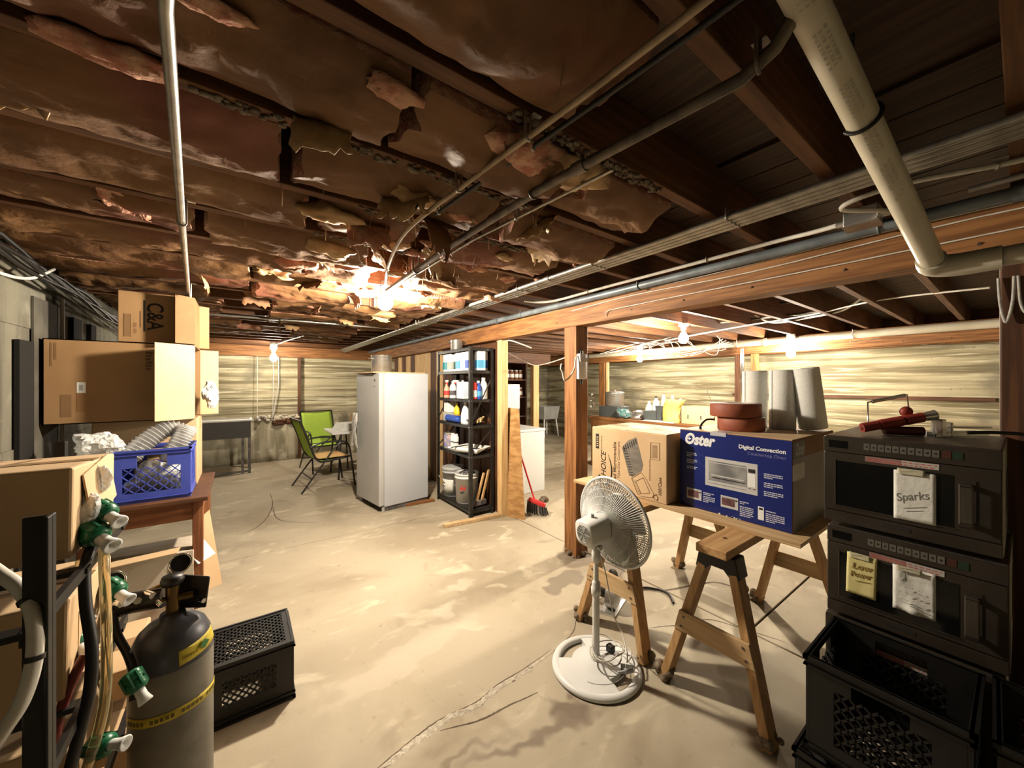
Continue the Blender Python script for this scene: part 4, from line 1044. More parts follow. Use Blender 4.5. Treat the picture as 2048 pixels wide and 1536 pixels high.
# ------------------------------------------------------------------ milk crates
def crate_panel(g, W, H, fn, top, bot, side, holes=True, nd=7, t=.010, bt=.0055):
    # frame bars and a diagonal lattice in panel coordinates (u across, v up); fn maps to local space
    def slabq(u0, v0, u1, v1, th):
        a = [fn(u0,v0,0), fn(u1,v0,0), fn(u1,v1,0), fn(u0,v1,0)]; c = [fn(u0,v0,th), fn(u1,v0,th), fn(u1,v1,th), fn(u0,v1,th)]
        g.add(a + c, [(0,3,2,1),(4,5,6,7),(0,1,5,4),(1,2,6,5),(2,3,7,6),(3,0,4,7)])
    if holes:
        hw = W*.19; h0 = H - top*.95; h1 = H - top*.32
        slabq(0, H - top, W/2 - hw, H, t); slabq(W/2 + hw, H - top, W, H, t); slabq(W/2 - hw, h1, W/2 + hw, H, t)
    else: slabq(0, H - top, W, H, t)
    slabq(0, 0, W, bot, t); slabq(0, bot, side, H - top, t); slabq(W - side, bot, W, H - top, t)
    u0, u1, v0, v1 = side, W - side, bot, H - top
    st = (u1 - u0) / nd
    for s in (1, -1):
        k = -int((v1 - v0) / st) - 1
        while k <= nd + int((v1 - v0) / st) + 1:
            # line u = ub + s*(v - v0)
            ub = u0 + k * st; pts = []
            va, vb = v0, v1
            if s > 0:
                va = max(v0, v0 + (u0 - ub)); vb = min(v1, v0 + (u1 - ub))
            else:
                va = max(v0, v0 + (ub - u1)); vb = min(v1, v0 + (ub - u0))
            if vb - va > .004:
                ua, uc = ub + s*(va - v0), ub + s*(vb - v0); w = bt * .7
                a = [fn(ua - w, va, .002), fn(ua + w, va, .002), fn(uc + w, vb, .002), fn(uc - w, vb, .002)]
                c = [fn(ua - w, va, .008), fn(ua + w, va, .008), fn(uc + w, vb, .008), fn(uc - w, vb, .008)]
                g.add(a + c, [(0,3,2,1),(4,5,6,7),(0,1,5,4),(1,2,6,5),(2,3,7,6),(3,0,4,7)])
            k += 1
def milk_crate(name, label, loc, W, D, H, m, rz=0, group=None, flip=False, top=.075, bot=.04, side=.03, nd=6, handles=True):
    t = thing(name, label, 'crate', loc, rz, group)
    z = (lambda v: H - v) if flip else (lambda v: v)
    for fn, w in ((lambda u, v, h: Vector((-W/2 + u, -D/2 + h, z(v))), W), (lambda u, v, h: Vector((-W/2 + u, D/2 - h, z(v))), W),
                  (lambda u, v, h: Vector((-W/2 + h, -D/2 + .0105 + u, z(v))), D - .021), (lambda u, v, h: Vector((W/2 - h, -D/2 + .0105 + u, z(v))), D - .021)):
        g = MB(); crate_panel(g, w, H, fn, top, bot, side, handles, nd); tag(g.build('side_panel', m, t))
    g = MB(); fb = lambda u, v, h: Vector((-W/2 + .011 + u, -D/2 + .011 + v, z(.004 + h)))
    crate_panel(g, W - .022, D - .022, fb, .02, .02, .02, False, nd + 3, .008); g.build('base_grid', m, t)
    for nm, zz, w_, h_ in (('rim', H - .006, .014, .012), ('upper_rib', H - .030, .012, .005), ('lower_rib', .022, .012, .005)):
        g = MB(); q = w_ / 2
        for a, c in (((-W/2-q,-D/2),(W/2+q,-D/2)),((W/2,-D/2-q),(W/2,D/2+q)),((W/2+q,D/2),(-W/2-q,D/2)),((-W/2,D/2+q),(-W/2,-D/2-q))):
            g.bar((a[0], a[1], z(zz)), (c[0], c[1], z(zz)), w_, h_)
        g.build(nm, m, t)
    return t
milk_crate('milk_crate', 'black milk crate turned upside down on open floor beside gas cylinder', (.035, 2.22, .001), .345, .325, .27, BLACKP, 0, None, flip=True, nd=7, top=.085, bot=.075, side=.072, handles=False)
CRX, CRY = 1.655, .245
milk_crate('milk_crate', 'open black milk crate on top of its pair before the microwaves', (CRX, CRY, .313), .325, .345, .305, BLACKP, 0, 'black crates stacked before the microwaves', side=.06, bot=.06)
milk_crate('milk_crate', 'lower black milk crate of the pair standing before the microwaves', (CRX - .012, CRY + .02, .001), .335, .355, .305, BLACKP, 0, 'black crates stacked before the microwaves')
milk_crate('milk_crate', 'black milk crate at the lower right edge, second stack from the sawhorse, upper', (CRX + .02, CRY - .375, .313), .33, .345, .305, BLACKP, .03, 'black crates stacked before the microwaves')
milk_crate('milk_crate', 'black milk crate at the lower right edge, second stack from the sawhorse, lower', (CRX + .01, CRY - .375, .001), .33, .345, .305, BLACKP, 0, 'black crates stacked before the microwaves')
st = thing('low_stand', 'dark low stand under the stack of microwaves', 'stand', (MX + .255, MY, 0))
g = MB(); g.box(-.24, -.22, .245, .24, .22, .277); g.build('top_board', DARK_W[0], st)
for sx in (-.2, .2):
    for sy in (-.18, .18):
        g = MB(); g.box(sx-.03, sy-.03, 0, sx+.03, sy+.03, .245); g.build('leg', DARK_W[2], st)
cs = P(2040, 1345, .96); ct = carton('small_carton', 'corner of a tan carton at the right edge behind the crates', 2.05, -.33, 0, .30, .26, .64, .1, CARD)
# saw lying on the floor under the sawhorses
sw_ = thing('circular_saw', 'dark power tool lying on the floor under the rear sawhorse', 'tool', (2.02, 1.62, .0), radians(20))
g = MB(); g.box(-.11, -.05, .0, .13, .06, .012); g.build('base_plate', STEEL, sw_, bevel=.003)
g = MB(); g.cyl((-.0, -.03, .085), (-.0, .03, .085), .082, n=28); g.build('blade_guard', mat('dull_grey_metal', (.30,.29,.27), .4, .7), sw_, bevel=.004)
g = MB(); g.cyl((.0, .03, .10), (.0, .16, .10), .048, .043, 20); g.build('motor_housing', BLACKP, sw_, bevel=.004)
g = MB(); g.tube(spline([(.02,.03,.17),(.09,.04,.19),(.16,.04,.15),(.17,.04,.08),(.10,.04,.06)], 6), .019, 10); g.build('handle', BLACKP, sw_)
run('power_cable', 'black power cord trailing from the tool under the sawhorses', 'cord', spline([(2.16, 1.70, .06), (2.28, 1.66, .02), (2.40, 1.62, .012), (2.46, 1.50, .010), (2.38, 1.40, .010)], 6), .008, BLKCABLE, part='cord')

# ------------------------------------------------------------------ standing fan
fx, fy = 1.52, 1.33
fan = thing('standing_fan', 'white pedestal fan turned away, round slotted base on the floor', 'fan', (fx, fy, 0))
R = .232
g = MB()
def arc(r, a0, a1, n): return [(r*cos(a0 + (a1-a0)*k/n), r*sin(a0 + (a1-a0)*k/n)) for k in range(n + 1)]
# outer ring, inner disc, webs: two kidney slots left open on opposite sides
prof = [(R-.040,.004),(R-.006,.0),(R,.008),(R-.004,.020),(R-.018,.027),(R-.034,.026),(R-.040,.020),(R-.040,.004)]
ring = MB(); ring.lathe(prof, 64, cap=False)
slots = [(radians(66), radians(132)), (radians(-104), radians(-40))]
def in_slot(a):
    a = a % (2*pi)
    for s0, s1 in slots:
        c = ((s0 + s1)/2) % (2*pi); hw = (s1 - s0)/2
        if abs((a - c + pi) % (2*pi) - pi) < hw: return True
    return False
n = 96
for k in range(n):
    a0, a1 = 2*pi*k/n, 2*pi*(k+1)/n
    r1 = (R - .105) if in_slot((a0+a1)/2) else R - .036
    rr = [(.0, .050), (.045, .048), (.10, .036), (.125, .033), (r1, .030 if r1 < R-.05 else .024)]
    for j in range(len(rr) - 1):
        p = lambda a, q, dz=0: Vector((q[0]*cos(a), q[0]*sin(a), q[1] - dz))
        ring.add([p(a0, rr[j]), p(a1, rr[j]), p(a1, rr[j+1]), p(a0, rr[j+1])], [(0,3,2,1)], True)
    q = rr[-1]; ring.add([p(a0, q), p(a1, q), Vector((q[0]*cos(a1), q[0]*sin(a1), .003)), Vector((q[0]*cos(a0), q[0]*sin(a0), .003))], [(0,1,2,3)])
    ring.add([Vector((0,0,.003)), Vector((q[0]*cos(a0), q[0]*sin(a0), .003)), Vector((q[0]*cos(a1), q[0]*sin(a1), .003))], [(0,2,1)])
for s0, s1 in slots:
    for a in (s0, s1):
        pa = Vector(((R-.105)*cos(a), (R-.105)*sin(a), 0)); pb3 = Vector(((R-.036)*cos(a), (R-.036)*sin(a), 0))
        ring.add([pa + Vector((0,0,.003)), pb3 + Vector((0,0,.003)), pb3 + Vector((0,0,.024)), pa + Vector((0,0,.030))], [(0,1,2,3)])
ring.build('base', WHITEP, fan)
g = MB(); g.tube([Vector((.15*cos(a), .15*sin(a), .0305)) for a in [radians(205 + 5*k) for k in range(24)]], .0014, 6); g.build('base_groove', GREYP, fan)
g = MB(); g.cyl((0,0,.045),(0,0,.075),.030,.021,20); g.build('pole_socket', WHITEP, fan)
g = MB(); g.cyl((0,0,.07),(0,0,.40),.0185,n=20); g.build('lower_pole', WHITEP, fan)
g = MB(); g.lathe([(.019,.385),(.025,.39),(.026,.425),(.022,.43),(.0225,.45),(.015,.462)], 20); g.build('height_collar', WHITEP, fan)
g = MB(); g.cyl((0,0,.455),(0,0,.60),.0135,n=16); g.build('upper_pole', WHITEP, fan)
g = MB(); g.lathe([(.014,.555),(.022,.565),(.024,.60),(.018,.625),(.018,.66)], 18); g.cbox((.0,0,.655),(.050,.032,.05)); nk = g.build('neck_joint', WHITEP, fan, bevel=.004)
g = MB(); g.cyl((0,-.016,.645),(0,-.034,.645),.014,n=14); g.build('tilt_knob', WHITEP, fan)
HZ = .735
HM = Matrix.Translation((0, 0, HZ)) @ Matrix.Rotation(radians(-3), 4, 'Z') @ Matrix.Rotation(radians(-5), 4, 'Y')
def H(x, y, z): return HM @ Vector((x, y, z))
# motor housing: boxy drum behind the grille, axis +X
g = MB()
pr_ = [(-.092,.0),(-.092,.056),(-.086,.064),(-.02,.067),(.03,.070),(.052,.064),(.052,0)]
n = 28
vs = []; 
def sq(a, r): 
    c, s = cos(a), sin(a); k = (abs(c)**4 + abs(s)**4) ** -.25; return r*c*min(k,1.16), r*s*min(k,1.16)
for x, r in pr_:
    for k in range(n):
        y_, z_ = sq(2*pi*k/n, r); vs.append(H(x, y_, z_))
g.add(vs, [(i*n+k, i*n+(k+1) % n, (i+1)*n+(k+1) % n, (i+1)*n+k) for i in range(len(pr_)-1) for k in range(n)], True)
mh = g.build('motor_housing', WHITEP, fan)
g = MB()
for r in (.012,.020,.028,.036,.044): g.torus(H(-.0925,0,0), r, .0018, HM.to_3x3() @ Vector((1,0,0)), 28, 6)
for k in range(6):
    a = pi*k/3; g.tube([H(-.093,0,0), H(-.093,.048*cos(a),.048*sin(a))], .0022, 5)
tag(g.build('vent_grille', GREYP, mh), kind='stuff')
g = MB(); g.cyl(H(-.02,0,.066), H(-.02,0,.085), .010, .008, 12); g.build('oscillation_knob', GREYP, mh)
RG = .238
rad = MB()
nr = 112
def rear_pt(a, s):      # s from hub (0) to rim (1)
    r = .075 + (RG - .075) * s; x = .050 + .070 * s ** 1.5 + .012*sin(pi*s)
    return H(x, r*cos(a), r*sin(a))
def front_pt(a, s):
    r = .06 + (RG - .06) * s; x = .205 - .070 * s ** 2
    return H(x, r*cos(a), r*sin(a))
for k in range(nr):
    a = 2*pi*k/nr; rad.tube([rear_pt(a, s) for s in (0,.2,.4,.6,.8,.93,1)], .0023, 4)
tag(rad.build('rear_grille', WHITEP, fan), kind='stuff')
g = MB()
for s in (.0,.22,.45,.68,.88): g.tube([rear_pt(2*pi*k/64, s) for k in range(64)], .0017, 5, True)
g.build('grille_ring', WHITEP, fan)
g = MB(); g.lathe([(.030,.0),(.080,.0),(.080,.006),(.030,.006)], 36, HM @ Matrix.Translation((.050,0,0)) @ Matrix.Rotation(pi/2, 4, 'Y')); g.build('grille_hub_plate', WHITEP, fan)
rad = MB()
for k in range(90):
    a = 2*pi*k/90; rad.tube([front_pt(a, s) for s in (0,.3,.6,.85,1)], .0021, 4)
for s in (.3,.6,.85): rad.tube([front_pt(2*pi*k/64, s) for k in range(64)], .0017, 4, True)
tag(rad.build('front_grille', WHITEP, fan), kind='stuff')
g = MB(); g.tube([H(.128, RG*1.012*cos(2*pi*k/72), RG*1.012*sin(2*pi*k/72)) for k in range(72)], .0085, 8, True); g.build('grille_rim', WHITEP, fan)
g = MB(); g.lathe([(.0,.0),(.060,.0),(.062,.006),(.0,.012)], 28, HM @ Matrix.Translation((.20,0,0)) @ Matrix.Rotation(pi/2, 4, 'Y')); g.build('front_badge', WHITEP, fan)
for k in range(3):
    def bl(u, v):
        r = .035 + .175*u; a = 2*pi*k/3 + (v - .5) * (1.75 - .25*u) * (.75 + .35*sin(pi*u)) + .5*u
        return H(.118 + (v - .5)*.055*(1 - .3*u), r*cos(a), r*sin(a))
    g = MB(); g.grid(bl, 10, 10); g.build('blade', mat('milky_fan_blade', (.74,.73,.70), .35) if k == 0 else bpy.data.materials['milky_fan_blade'], fan, solid=.002)
g = MB(); g.cyl(H(.085,0,0), H(.145,0,0), .034, .030, 20); g.build('blade_hub', WHITEP, fan)
# coiled cord and plug on the base
co = []
for k in range(44):
    a = radians(-60) + 2*pi*k/15; r = .085 + .030*sin(k*.37) + .015*sin(k*1.1)
    co.append((.055 + r*cos(a)*1.05, -.055 + r*sin(a)*.9, .056 + .010*sin(k*.9) + .0016*k))
cd = spline(co, 4)
up_ = spline([(.02,.01,.30 + .33), (.05,-.02,.50), (.085,-.03,.32), (.13,-.02,.22), (.16,-.04,.15), (.10,-.12,.11), co[0]], 6)
g = MB(); g.tube(up_ + cd, .0036, 6); cr = g.build('power_cord', ROMEX, fan)
g = MB(); g.cyl((.035,-.155,.060),(.075,-.175,.062),.014,.011,12); g.cyl((-.0,-.140,.060),(.034,-.155,.060),.007,n=8); g.build('plug', GREYP, cr)
g = MB(); g.box(.10,-.02,.034,.135,.02,.072); g.build('cord_tie', BLACKP, cr, bevel=.006)
# ------------------------------------------------------------------ left: table with crate and boxes
tb2 = thing('wooden_table', 'dark reddish wooden table under the blue crate and box stack', 'table', (-.575, 3.64, 0))
g = MB(); g.box(-.40, -.43, .722, .40, .43, .75); g.build('table_top', DARK_W[0], tb2, bevel=.004)
RW = wood('reddish_table_wood', (.30,.115,.045), (.19,.065,.025), 2); RWX = wood('reddish_table_wood_x', (.30,.115,.045), (.19,.065,.025), 0)
for s in (-1, 1):
    g = MB(); g.box(-.36, s*.375 - .01, .60, .36, s*.375 + .01, .722); g.build('apron', RWX, tb2)
    g = MB(); g.box(s*.35 - .01, -.365, .60, s*.35 + .01, .365, .722); g.build('apron', RWX, tb2)
    for s2 in (-1, 1):
        g = MB(); g.box(s*.345 - .028, s2*.365 - .028, 0, s*.345 + .028, s2*.365 + .028, .722); g.build('leg', RW, tb2, bevel=.004)
bc = milk_crate('milk_crate', 'blue milk crate of clear plastic cups on the wooden table', (-.455, 3.44, .7505), .372, .33, .332, BLUEP, 0, None, top=.11, bot=.062, side=.05, nd=5)
# clear nested cups and crumpled bags heaped in the crate
CLEARS = mat('frosted_clear_plastic', (.98,.97,.95), .08, alpha=.40)
def cup_sleeve(label, path, r, n, seed):
    t = thing('cup_sleeve', label, 'cups', path[0], 0, 'clear cups in the blue crate'); o = Vector(path[0]); pts = spline(path, 20)
    proto = None
    for k in range(n):
        i = int(k / (n - 1) * (len(pts) - 2)); p = pts[i]; d = (pts[i+1] - pts[i]).normalized()
        rot = d.to_track_quat('Z', 'Y').to_matrix().to_4x4()
        if proto is None:
            g = MB(); g.lathe([(r*.60,0),(r*.62,.002),(r*.93,.052),(r*1.0,.056),(r*1.02,.060),(r*.99,.061),(r*.91,.054),(r*.60,.003)], 18); proto = g.build('cup', CLEARS, t); c = proto
        else: c = proto.copy(); COL.objects.link(c)
        c.matrix_local = Matrix.Translation(p - o) @ rot
    return t
cup_sleeve('leaning sleeve of clear plastic cups rising from the blue crate', [(-.60, 3.36, 1.00), (-.52, 3.40, 1.10), (-.42, 3.44, 1.18), (-.335, 3.46, 1.16)], .062, 20, 1)
cup_sleeve('short sleeve of clear plastic cups at the right of the blue crate', [(-.40, 3.36, .99), (-.345, 3.37, 1.09), (-.315, 3.39, 1.15)], .058, 13, 2)
cup_sleeve('flat row of clear plastic cups low inside the blue crate', [(-.60, 3.42, .83), (-.46, 3.42, .84), (-.34, 3.42, .83)], .06, 12, 3)
def crumple(name, label, cat, c, r, seed, m, sc=(1,1,1), sol=0):
    g = MB(); g.ball((0,0,0), r, 26, 16, sc); vs = []
    for p in g.v:
        q = Vector(p); k = 1 + .55*noise.noise(q*(2.2/r*.5) + Vector((seed,0,0))) + .45*abs(noise.noise(q*(5/r*.5) + Vector((0,seed,0))))
        vs.append(tuple(q*k))
    g.v = vs; g.sm = [False]*len(g.f)
    o = g.build(name, m); o.location = c
    return tag(o, label, cat)
crumple('plastic_bag', 'crumpled clear plastic bag spilling over the left end of the blue crate', 'bag', (-.70, 3.34, 1.13), .085, 3, BAGP, (1.25,.8,.75))
crumple('plastic_bag', 'crumpled clear plastic bag deep inside the blue crate', 'bag', (-.45, 3.50, .90), .09, 6, BAGP, (1.3,.6,.7))

# closed box, open box with flaps, small marked box
b1 = carton('cardboard_box', 'tan cardboard box on the table under the open box', -.53, 3.86, .7505, .54, .43, .494, 0, CARD_L)
ob = thing('open_box', 'big cardboard box opened on its side with flaps, on the tan box', 'box', (-.617, 3.725, 1.249))
W2, D2, H2 = .706, .45, .53
g = MB(); tk = .006
g.box(-W2/2, -D2/2, 0, W2/2, -D2/2 + tk, H2); g.box(-W2/2, D2/2 - tk, 0, W2/2, D2/2, H2); g.box(-W2/2, -D2/2, 0, W2/2, D2/2, tk); g.box(-W2/2, -D2/2, H2 - tk, W2/2, D2/2, H2); g.box(-W2/2, -D2/2, 0, -W2/2 + tk, D2/2, H2)
g.build('body', CARD, ob)
def flap(x0, y0, x1, y1, m, z0=.004, z1=H2 - .004):
    g = MB(); g.bar((x0, y0, (z0+z1)/2), (x1, y1, (z0+z1)/2), .005, z1 - z0); return g.build('flap', m, ob)
flap(W2/2, -D2/2 - .003, W2/2 - .192, -D2/2 - .135, CARD_L)
flap(W2/2, D2/2 - .003, W2/2 + .115, D2/2 + .03, CARD_L)
def bf(u, v, h): return Vector((-W2/2 + u, -D2/2 - h, v))
for u0, w, v0, h in ((.030,.009,.36,.145),(.046,.010,.40,.105),): plate(rect(u0, v0, u0+w, v0+h), PRINT_T, ob, bf, 'faded_print')
plate(rect(.072, .045, .118, .185), PRINT_T, ob, bf, 'faded_print'); plate(rect(.140, .075, .182, .190), mat('dark_tan_print', (.27,.14,.055), .8), ob, bf, 'faded_print')
plate(rect(.140, .195, .178, .262), PAPER, ob, bf, 'sticker'); plate(rect(.151, .210, .167, .245), GREYPR, ob, lambda u, v, h: bf(u, v, h + .0008), 'sticker_mark')
for k in range(6): plate(rect(.450 + .004*(k % 2), .455 - .022*k, .486 - .005*(k % 3), .470 - .022*k), PRINT_B, ob, bf, 'faded_print')
crumple('crumpled_paper', 'white crumpled paper poking out of the big open box', 'paper', (-.19, 3.80, 1.42), .055, 4, PAPER, (.8,.8,1.5))
tbx = thing('marked_box', 'small cardboard box with marker lettering on top of the stack', 'box', (-.457, 3.675, 1.7805))
W3, D3, H3 = .386, .35, .338
g = MB(); g.box(-W3/2, -D3/2, 0, W3/2, D3/2, H3); g.build('body', CARD, tbx, bevel=.003)
def tf(u, v, h): return Vector((-W3/2 + u, -D3/2 - h, v))
g = MB(); g.bar((W3/2, -D3/2 - .003, H3/2), (W3/2 - .098, -D3/2 - .075, H3/2), .005, H3 - .006); g.build('flap', CARD_D, tbx)
g = MB(); g.bar((W3/2, D3/2 - .003, H3/2), (W3/2 + .06, D3/2 + .02, H3/2), .005, H3 - .006); g.build('flap', CARD_IN, tbx)
text('C&A', .118, INK, tbx, tf(.140, .275, .0006), (0,0,-1), (1,0,0), bold=.0022, wscale=.80)
g = MB(); g.bar(tf(.126,.285,.0005), tf(.126,.075,.0005), .0006, .010, (1,0,0)); tag(g.build('marker_underline', INK, tbx))
for a in (rect(.028,.035,.058,.185),): plate(a, PRINT_T, tbx, tf, 'faded_print')
for a in (rect(.026,.033,.029,.187), rect(.057,.033,.060,.187), rect(.103,.10,.110,.21)): plate(a, PRINT_B, tbx, tf, 'faded_print')
for k in (.06, .10): plate(rect(.074, k, .088, k + .03), PRINT_T, tbx, tf, 'faded_print')
# things below the table
uc = thing('cream_tray', 'cream tray box with a dark round mark under the wooden table', 'box', (-.52, 3.40, .001), 0)
g = MB(); g.box(-.27, -.16, 0, .27, .16, .40); g.build('body', mat('cream_card', (.62,.54,.44), .7, c2=(.52,.43,.33), scale=5, c3=(.30,.20,.13), s3=3), uc, bevel=.004)
g = MB(); g.cyl((.19,-.1605,.30),(.19,-.1625,.30),.045,n=24); g.build('round_mark', SMOKE, uc)
g = MB(); g.bar((-.27,-.16,.40),(.20,-.20,.43),.10,.005); g.build('flap', CARD_L, uc)
g = MB(); g.bar((.27,-.06,.40),(.335,-.10,.30),.16,.005); g.build('flap', PAPER, uc)
ls = thing('card_offcut', 'piece of tan cardboard leaning behind the table leg', 'cardboard', (-.165, 3.42, 0))
g = MB(); g.prism([(-.06,.0),(.06,.0),(.02,.56),(-.07,.50)], -.003, .003, Matrix(((.9,0,.43,0),(.43,0,-.9,.10),(0,1,.0,0),(0,0,0,1))) @ Matrix.Rotation(radians(-10),4,'X')); g.build('sheet', CARD_L, ls)

# ------------------------------------------------------------------ bag-in-box rack with hoses
rk = thing('syrup_rack', 'black steel rack of tilted syrup boxes at the left edge', 'rack', (-.60, 1.64, 0))
for (x, y) in ((.315, -.63), (-.30, -.63), (.02, .62), (-.30, .62)):
    g = MB(); g.box(x - .017, y - .003, 0, x + .017, y + .003, 1.27); g.box(x + (.011 if x > 0 else -.017), y - .018, 0, x + (.017 if x > 0 else -.011), y + .018, 1.27)
    g.build('post', BLACKP, rk, bevel=.002)
for z in (.095, .42, .745, 1.06):
    for y in ((-.60, -.33, .0, .30, .47) if z < .5 else (-.60, -.33, .0)): 
        g = MB(); g.bar((-.30, y, z), (.31, y, z - .0), .03, .012); g.build('shelf_bar', BLACKP, rk)
    for x in (-.30, .30):
        g = MB(); g.bar((x, -.63, z), (x, .62 if x < 0 else (.07 if z > .5 else .48), z), .012, .025); g.build('shelf_rail', BLACKP, rk)
def bib(name, label, x0, x1, y0, y1, z, h, m, tilt=0, torn=False):
    t = carton(name, label, (x0+x1)/2, (y0+y1)/2, z, x1-x0, y1-y0, h, 0, m, group='syrup boxes on the rack', tape=False)
    hx, hy = (x1-x0)/2, (y1-y0)/2
    g = MB(); g.box(-hx, -.03, h - .0005, hx, .03, h + .0015); g.build('sealing_tape', mat('brown_tape_%d' % random.randrange(9999), (.36,.22,.11), .3), t)
    g = MB()
    for k in range(4): g.add([(-hx + .05 + .07*k, -hy*.85, h + .0008), (-hx + .065 + .07*k, -hy*.85, h + .0008), (-hx + .13 + .07*k, hy*.8, h + .0008), (-hx + .115 + .07*k, hy*.8, h + .0008)], [(0,1,2,3)])
    tag(g.build('faded_stripe_print', PRINT_T, t), kind='stuff')
    g = MB(); g.box(hx - .001, -hy*.6, h*.25, hx + .0012, hy*.1, h*.75); g.build('side_label', CARD_L if not torn else PAPER, t)
    if torn:
        g = MB(); g.bar((hx + .003, -.02, h - .01), (hx + .018, .0, h*.35), .22, .004, (1,0,0)); g.build('side_flap', CARD_L, t)
        g = MB(); g.tube(spline([(hx+.002,-.02,h-.01),(hx+.012,-.015,h*.7),(hx+.006,-.02,h*.45)],5), .003, 6); g.build('torn_edge', PRINT_B, t)
    t.rotation_euler = (radians(tilt), 0, 0)
    return t
bib('syrup_box', 'syrup box on the top shelf of the black rack, torn side flap', -.80, -.325, 1.335, 1.70, 1.075, .215, CARD_L, -3, True)
bib('syrup_box', 'syrup box on the second shelf of the black rack, nearest the camera', -.80, -.325, 1.30, 1.66, .758, .225, CARD_L, -4)
bib('syrup_box', 'syrup box on the third shelf of the black rack, nearest the camera', -.80, -.325, 1.30, 1.66, .434, .225, CARD_L, -4)
bib('syrup_box', 'syrup box on the third shelf of the black rack, farther one', -.80, -.300, 1.79, 2.14, .434, .10, CARD_L, 0)
bib('syrup_box', 'syrup box on the lowest shelf of the black rack, farther one', -.80, -.300, 1.76, 2.10, .107, .23, CARD_L, 0)
bib('syrup_box', 'syrup box on the lowest shelf of the black rack, nearer one', -.80, -.325, 1.30, 1.66, .107, .225, CARD, -4)
def hose(name, label, pts, r, m, cat='hose', bands=()):
    t = thing(name, label, cat, pts[0]); o = Vector(pts[0]); q = [p - o for p in spline(pts, 8)]
    g = MB(); g.tube(q, r, 10); g.build('hose_wall', m, t)
    for s in bands:
        i = int(s * (len(q) - 2)); g = MB(); g.cyl(q[i], q[i+1], r*1.25, n=10); g.build('hose_band', RUBBER, t)
    return t
hose('white_hose', 'white hose looping out at the left edge with black bands', [P(-40,1120,.66), P(0,1148,.66), P(42,1180,.65), P(68,1235,.64), P(68,1320,.63), P(45,1400,.62), P(5,1465,.61), P(-30,1520,.60)], .0105, ROMEX, bands=(.36,.58))
hose('black_hose', 'shiny black hose hanging from the green connector down the rack', [P(200,1072,.97), P(183,1095,.94), P(170,1140,.90), P(172,1210,.88), P(184,1300,.86), P(178,1390,.85), P(155,1480,.84), P(130,1580,.84)], .0115, BLKCABLE)
hose('clear_hose', 'clear yellowed hose hanging straight down beside the black hose', [P(207,1078,.97), P(209,1150,.94), P(213,1260,.92), P(212,1370,.90), P(200,1450,.88), P(172,1540,.87)], .0105, TUBEC)
hose('clear_hose', 'second clear hose crossing behind the black hose low on the rack', [P(160,1120,.99), P(158,1250,.97), P(215,1400,.96), P(190,1500,.94), P(150,1580,.93)], .009, TUBEC)
hose('black_hose', 'black hose curving down onto the gas cylinder side', [P(224,1205,1.10), P(232,1262,1.09), P(256,1310,1.07), P(268,1352,1.05), P(268,1400,1.03)], .0105, BLKCABLE)
hose('red_hose', 'dark red hose slanting across the lower syrup boxes', [P(170,1310,.90), P(150,1350,.88), P(122,1420,.86), P(105,1500,.85), P(95,1580,.85)], .010, mat('dark_red_hose', (.16,.02,.015), .4))
def connector(label, c, d, s=1.0, spout=True):
    t = thing('hose_connector', label, 'connector', c, 0, 'green syrup connectors')
    d = Vector(d).normalized(); rot = d.to_track_quat('Z', 'Y').to_matrix().to_4x4() @ Matrix.Scale(s, 4)
    g = MB(); g.lathe([(.016,-.03),(.024,-.026),(.026,-.005),(.022,.0),(.026,.006),(.026,.022),(.018,.03)], 20, rot)
    for k in range(8):
        a = 2*pi*k/8; g.bar(rot @ Vector((.025*cos(a), .025*sin(a), -.024)), rot @ Vector((.025*cos(a), .025*sin(a), .02)), .005*s, .005*s)
    g.build('green_cap', GREEN, t)
    if spout:
        g = MB(); g.lathe([(.011,.026),(.013,.032),(.013,.050),(.018,.070),(.015,.072),(.0,.060)], 16, rot); g.build('white_spout', WHITEP, t)
    return t
dv = RGT * .92 + FWD * -.2 + Vector((0,0,-.35))
connector('green syrup connector topmost on the rack, beside the blue crate', P(203,1022,.99), dv)
connector('green syrup connector just under the topmost one', P(183,1066,.95), dv, 1.1)
connector('green syrup connector behind the clear hose, by the gauges', P(224,1178,1.08), dv)
connector('green syrup connector half way down the rack behind the black hose', P(143,1283,.94), dv)
connector('green syrup connector hanging against the gas cylinder', P(268,1362,1.0), RGT * .6 + Vector((0,0,-.8)) + FWD*-.1, .9)
connector('white spouted connector at the bottom of the rack hoses', P(200,1492,.90), RGT * .9 + Vector((0,0,.1)), .9)
crumple('plastic_wrap', 'crumpled clear wrap tied over the top connector', 'wrap', P(157,1020,.955), .034, 8, BAGP, (1,.8,1.1))
crumple('plastic_wrap', 'small twist of clear wrap beside the blue crate corner', 'wrap', P(200,965,1.03), .024, 11, BAGP, (.8,.8,1.4))
crumple('plastic_wrap', 'crumpled clear wrap half way down the rack', 'wrap', P(145,1250,.95), .026, 13, BAGP, (1.2,.8,.8))

